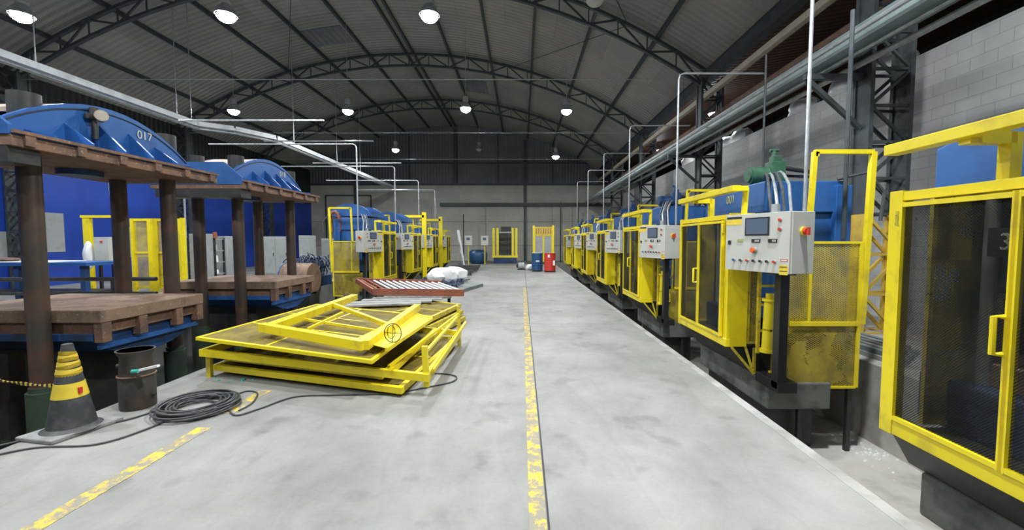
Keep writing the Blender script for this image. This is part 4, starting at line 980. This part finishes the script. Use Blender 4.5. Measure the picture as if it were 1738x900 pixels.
for k, x in enumerate((-14.0, -13.2, -12.8)):
    tag(MB().cyl((x, 16.7, 0.0), (x, 16.7, 4.6), .035, 8).build('conduit', 'galv', smooth=True), 'thin pale upright pipe in front of the blue wall, '+['left', 'middle', 'right'][k]+' of three', 'conduit', 'thin pipes by the blue wall')
# work bench
o = root('work_bench', (-12.4, 10.6, 0), 'long blue work bench with pale top behind press 017 at the left', 'bench')
MB().box(-14.2, -10.4, 10.1, 11.2, 1.0, 1.08).build('top', 'blue', o); MB().box(-13.6, -11.3, 10.12, 11.0, 1.081, 1.1).build('cover_sheet', 'white', o, label='white sheet lying on the top')
for x in (-14.0, -12.2, -10.6): MB().box(x-.06, x+.06, 10.2, 10.32, 0, 1.0).build('leg', 'blue_dark', o)
MB().box(-14.1, -10.5, 10.2, 11.0, .3, .36).build('lower_shelf', 'dark', o)
tag(sub(blob((-12.9, 10.5, 1.14), (.5, .25, .05), 14, 1, 8, .3).build('cloth', 'rust')), 'brown cloth lying on the white sheet of the blue work bench', 'cloth')
o = root('pipe_railing', (-9.4, 8.6, 0), 'low dark pipe railing behind the table of press 017', 'railing')
MB().tube([(-12.5, 8.9, .78), (-7.7, 8.9, .8)], .045).build('rail', 'dark', o, smooth=True); MB().tube([(-12.5, 8.9, .48), (-7.7, 8.9, .5)], .035).build('rail', 'dark', o, smooth=True)
for x in (-11.8, -10.2, -8.6): MB().cyl((x, 8.9, 0), (x, 8.9, .8), .05, 10).build('post', 'dark', o)
tag(MB().lathe((-10.35, 12.3, 0), [(.14, 0), (.13, .03), (.1, .04), (.03, .55), (.01, .55)], 16).build('traffic_cone', 'orange_red', smooth=True), 'small orange cone at the foot of the yellow guard booth', 'traffic cone')
# roll, hoses and grey machine at the far side of press 018
o = root('cable_drum', (-6.45, 12.6, 0), 'brown and blue steel drum lying beyond the table of press 018', 'drum')
MB().cyl((-6.9, 12.4, .5), (-6.1, 12.4, .5), .45, 28).build('shell', 'table', o, smooth=True); MB().cyl((-6.92, 12.4, .5), (-6.9, 12.4, .5), .47, 28).build('flange', 'blue', o, smooth=True); MB().box(-6.9, -6.1, 12.1, 12.7, -1.0, .1).build('cradle', 'dark', o)
m = MB(); rnd = random.Random(4)
for k in range(60):
    c = V3((-7.6+rnd.gauss(0, .3), 15.3+rnd.gauss(0, .25), .35+rnd.uniform(0, .55))); r = rnd.uniform(.12, .25); ax = rnd.uniform(0, PI); tl = rnd.uniform(-.6, .6)
    m.tube([c+V3((r*math.cos(t)*math.cos(ax), r*math.cos(t)*math.sin(ax), r*math.sin(t)+tl*r*math.cos(t))) for t in [2*PI*j/10 for j in range(11)]], .022, 5)
tag(m.build('hose_heap', 'bag_blue', smooth=True), 'tangled heap of dark blue hoses left of the nearest left cage', 'hoses', kind='stuff')
tag(B(-8.1, -7.1, 14.9, 15.8, 0, .36).build('hose_crate', 'drum_blue', bevel=.02), 'dark blue crate under the tangled hoses', 'crate')
# brown looped hoses standing above nearest left cage
tag(MB().tube(smooth([(-6.25, 14.0, 1.9), (-6.3, 14.0, 2.4), (-6.15, 14.0, 2.55), (-6.02, 14.0, 2.4), (-6.0, 14.0, 1.9)]), .05, 8).build('looped_hose', 'rust_red', smooth=True), 'brown hose looped above the left corner of the nearest left cage', 'hose')

# ------------------------------------------------------------------ world and render settings
w = bpy.data.worlds.new('world'); SC.world = w; w.use_nodes = True
w.node_tree.nodes['Background'].inputs[0].default_value = (.5, .55, .6, 1); w.node_tree.nodes['Background'].inputs[1].default_value = .02
SC.view_settings.view_transform = 'Standard'; SC.view_settings.look = 'None'; SC.view_settings.gamma = 1; SC.view_settings.exposure = 0.25
SC.view_settings.use_curve_mapping = False
try:
    SC.cycles.use_denoising = True; SC.cycles.denoiser = 'OPENIMAGEDENOISE'
    SC.cycles.max_bounces = 6; SC.cycles.diffuse_bounces = 4; SC.cycles.transparent_max_bounces = 16
    SC.cycles.sample_clamp_indirect = 6; SC.cycles.use_light_tree = True
except Exception as e: print(e)
for o in bpy.data.objects:
    if '_o' in o: del o['_o']
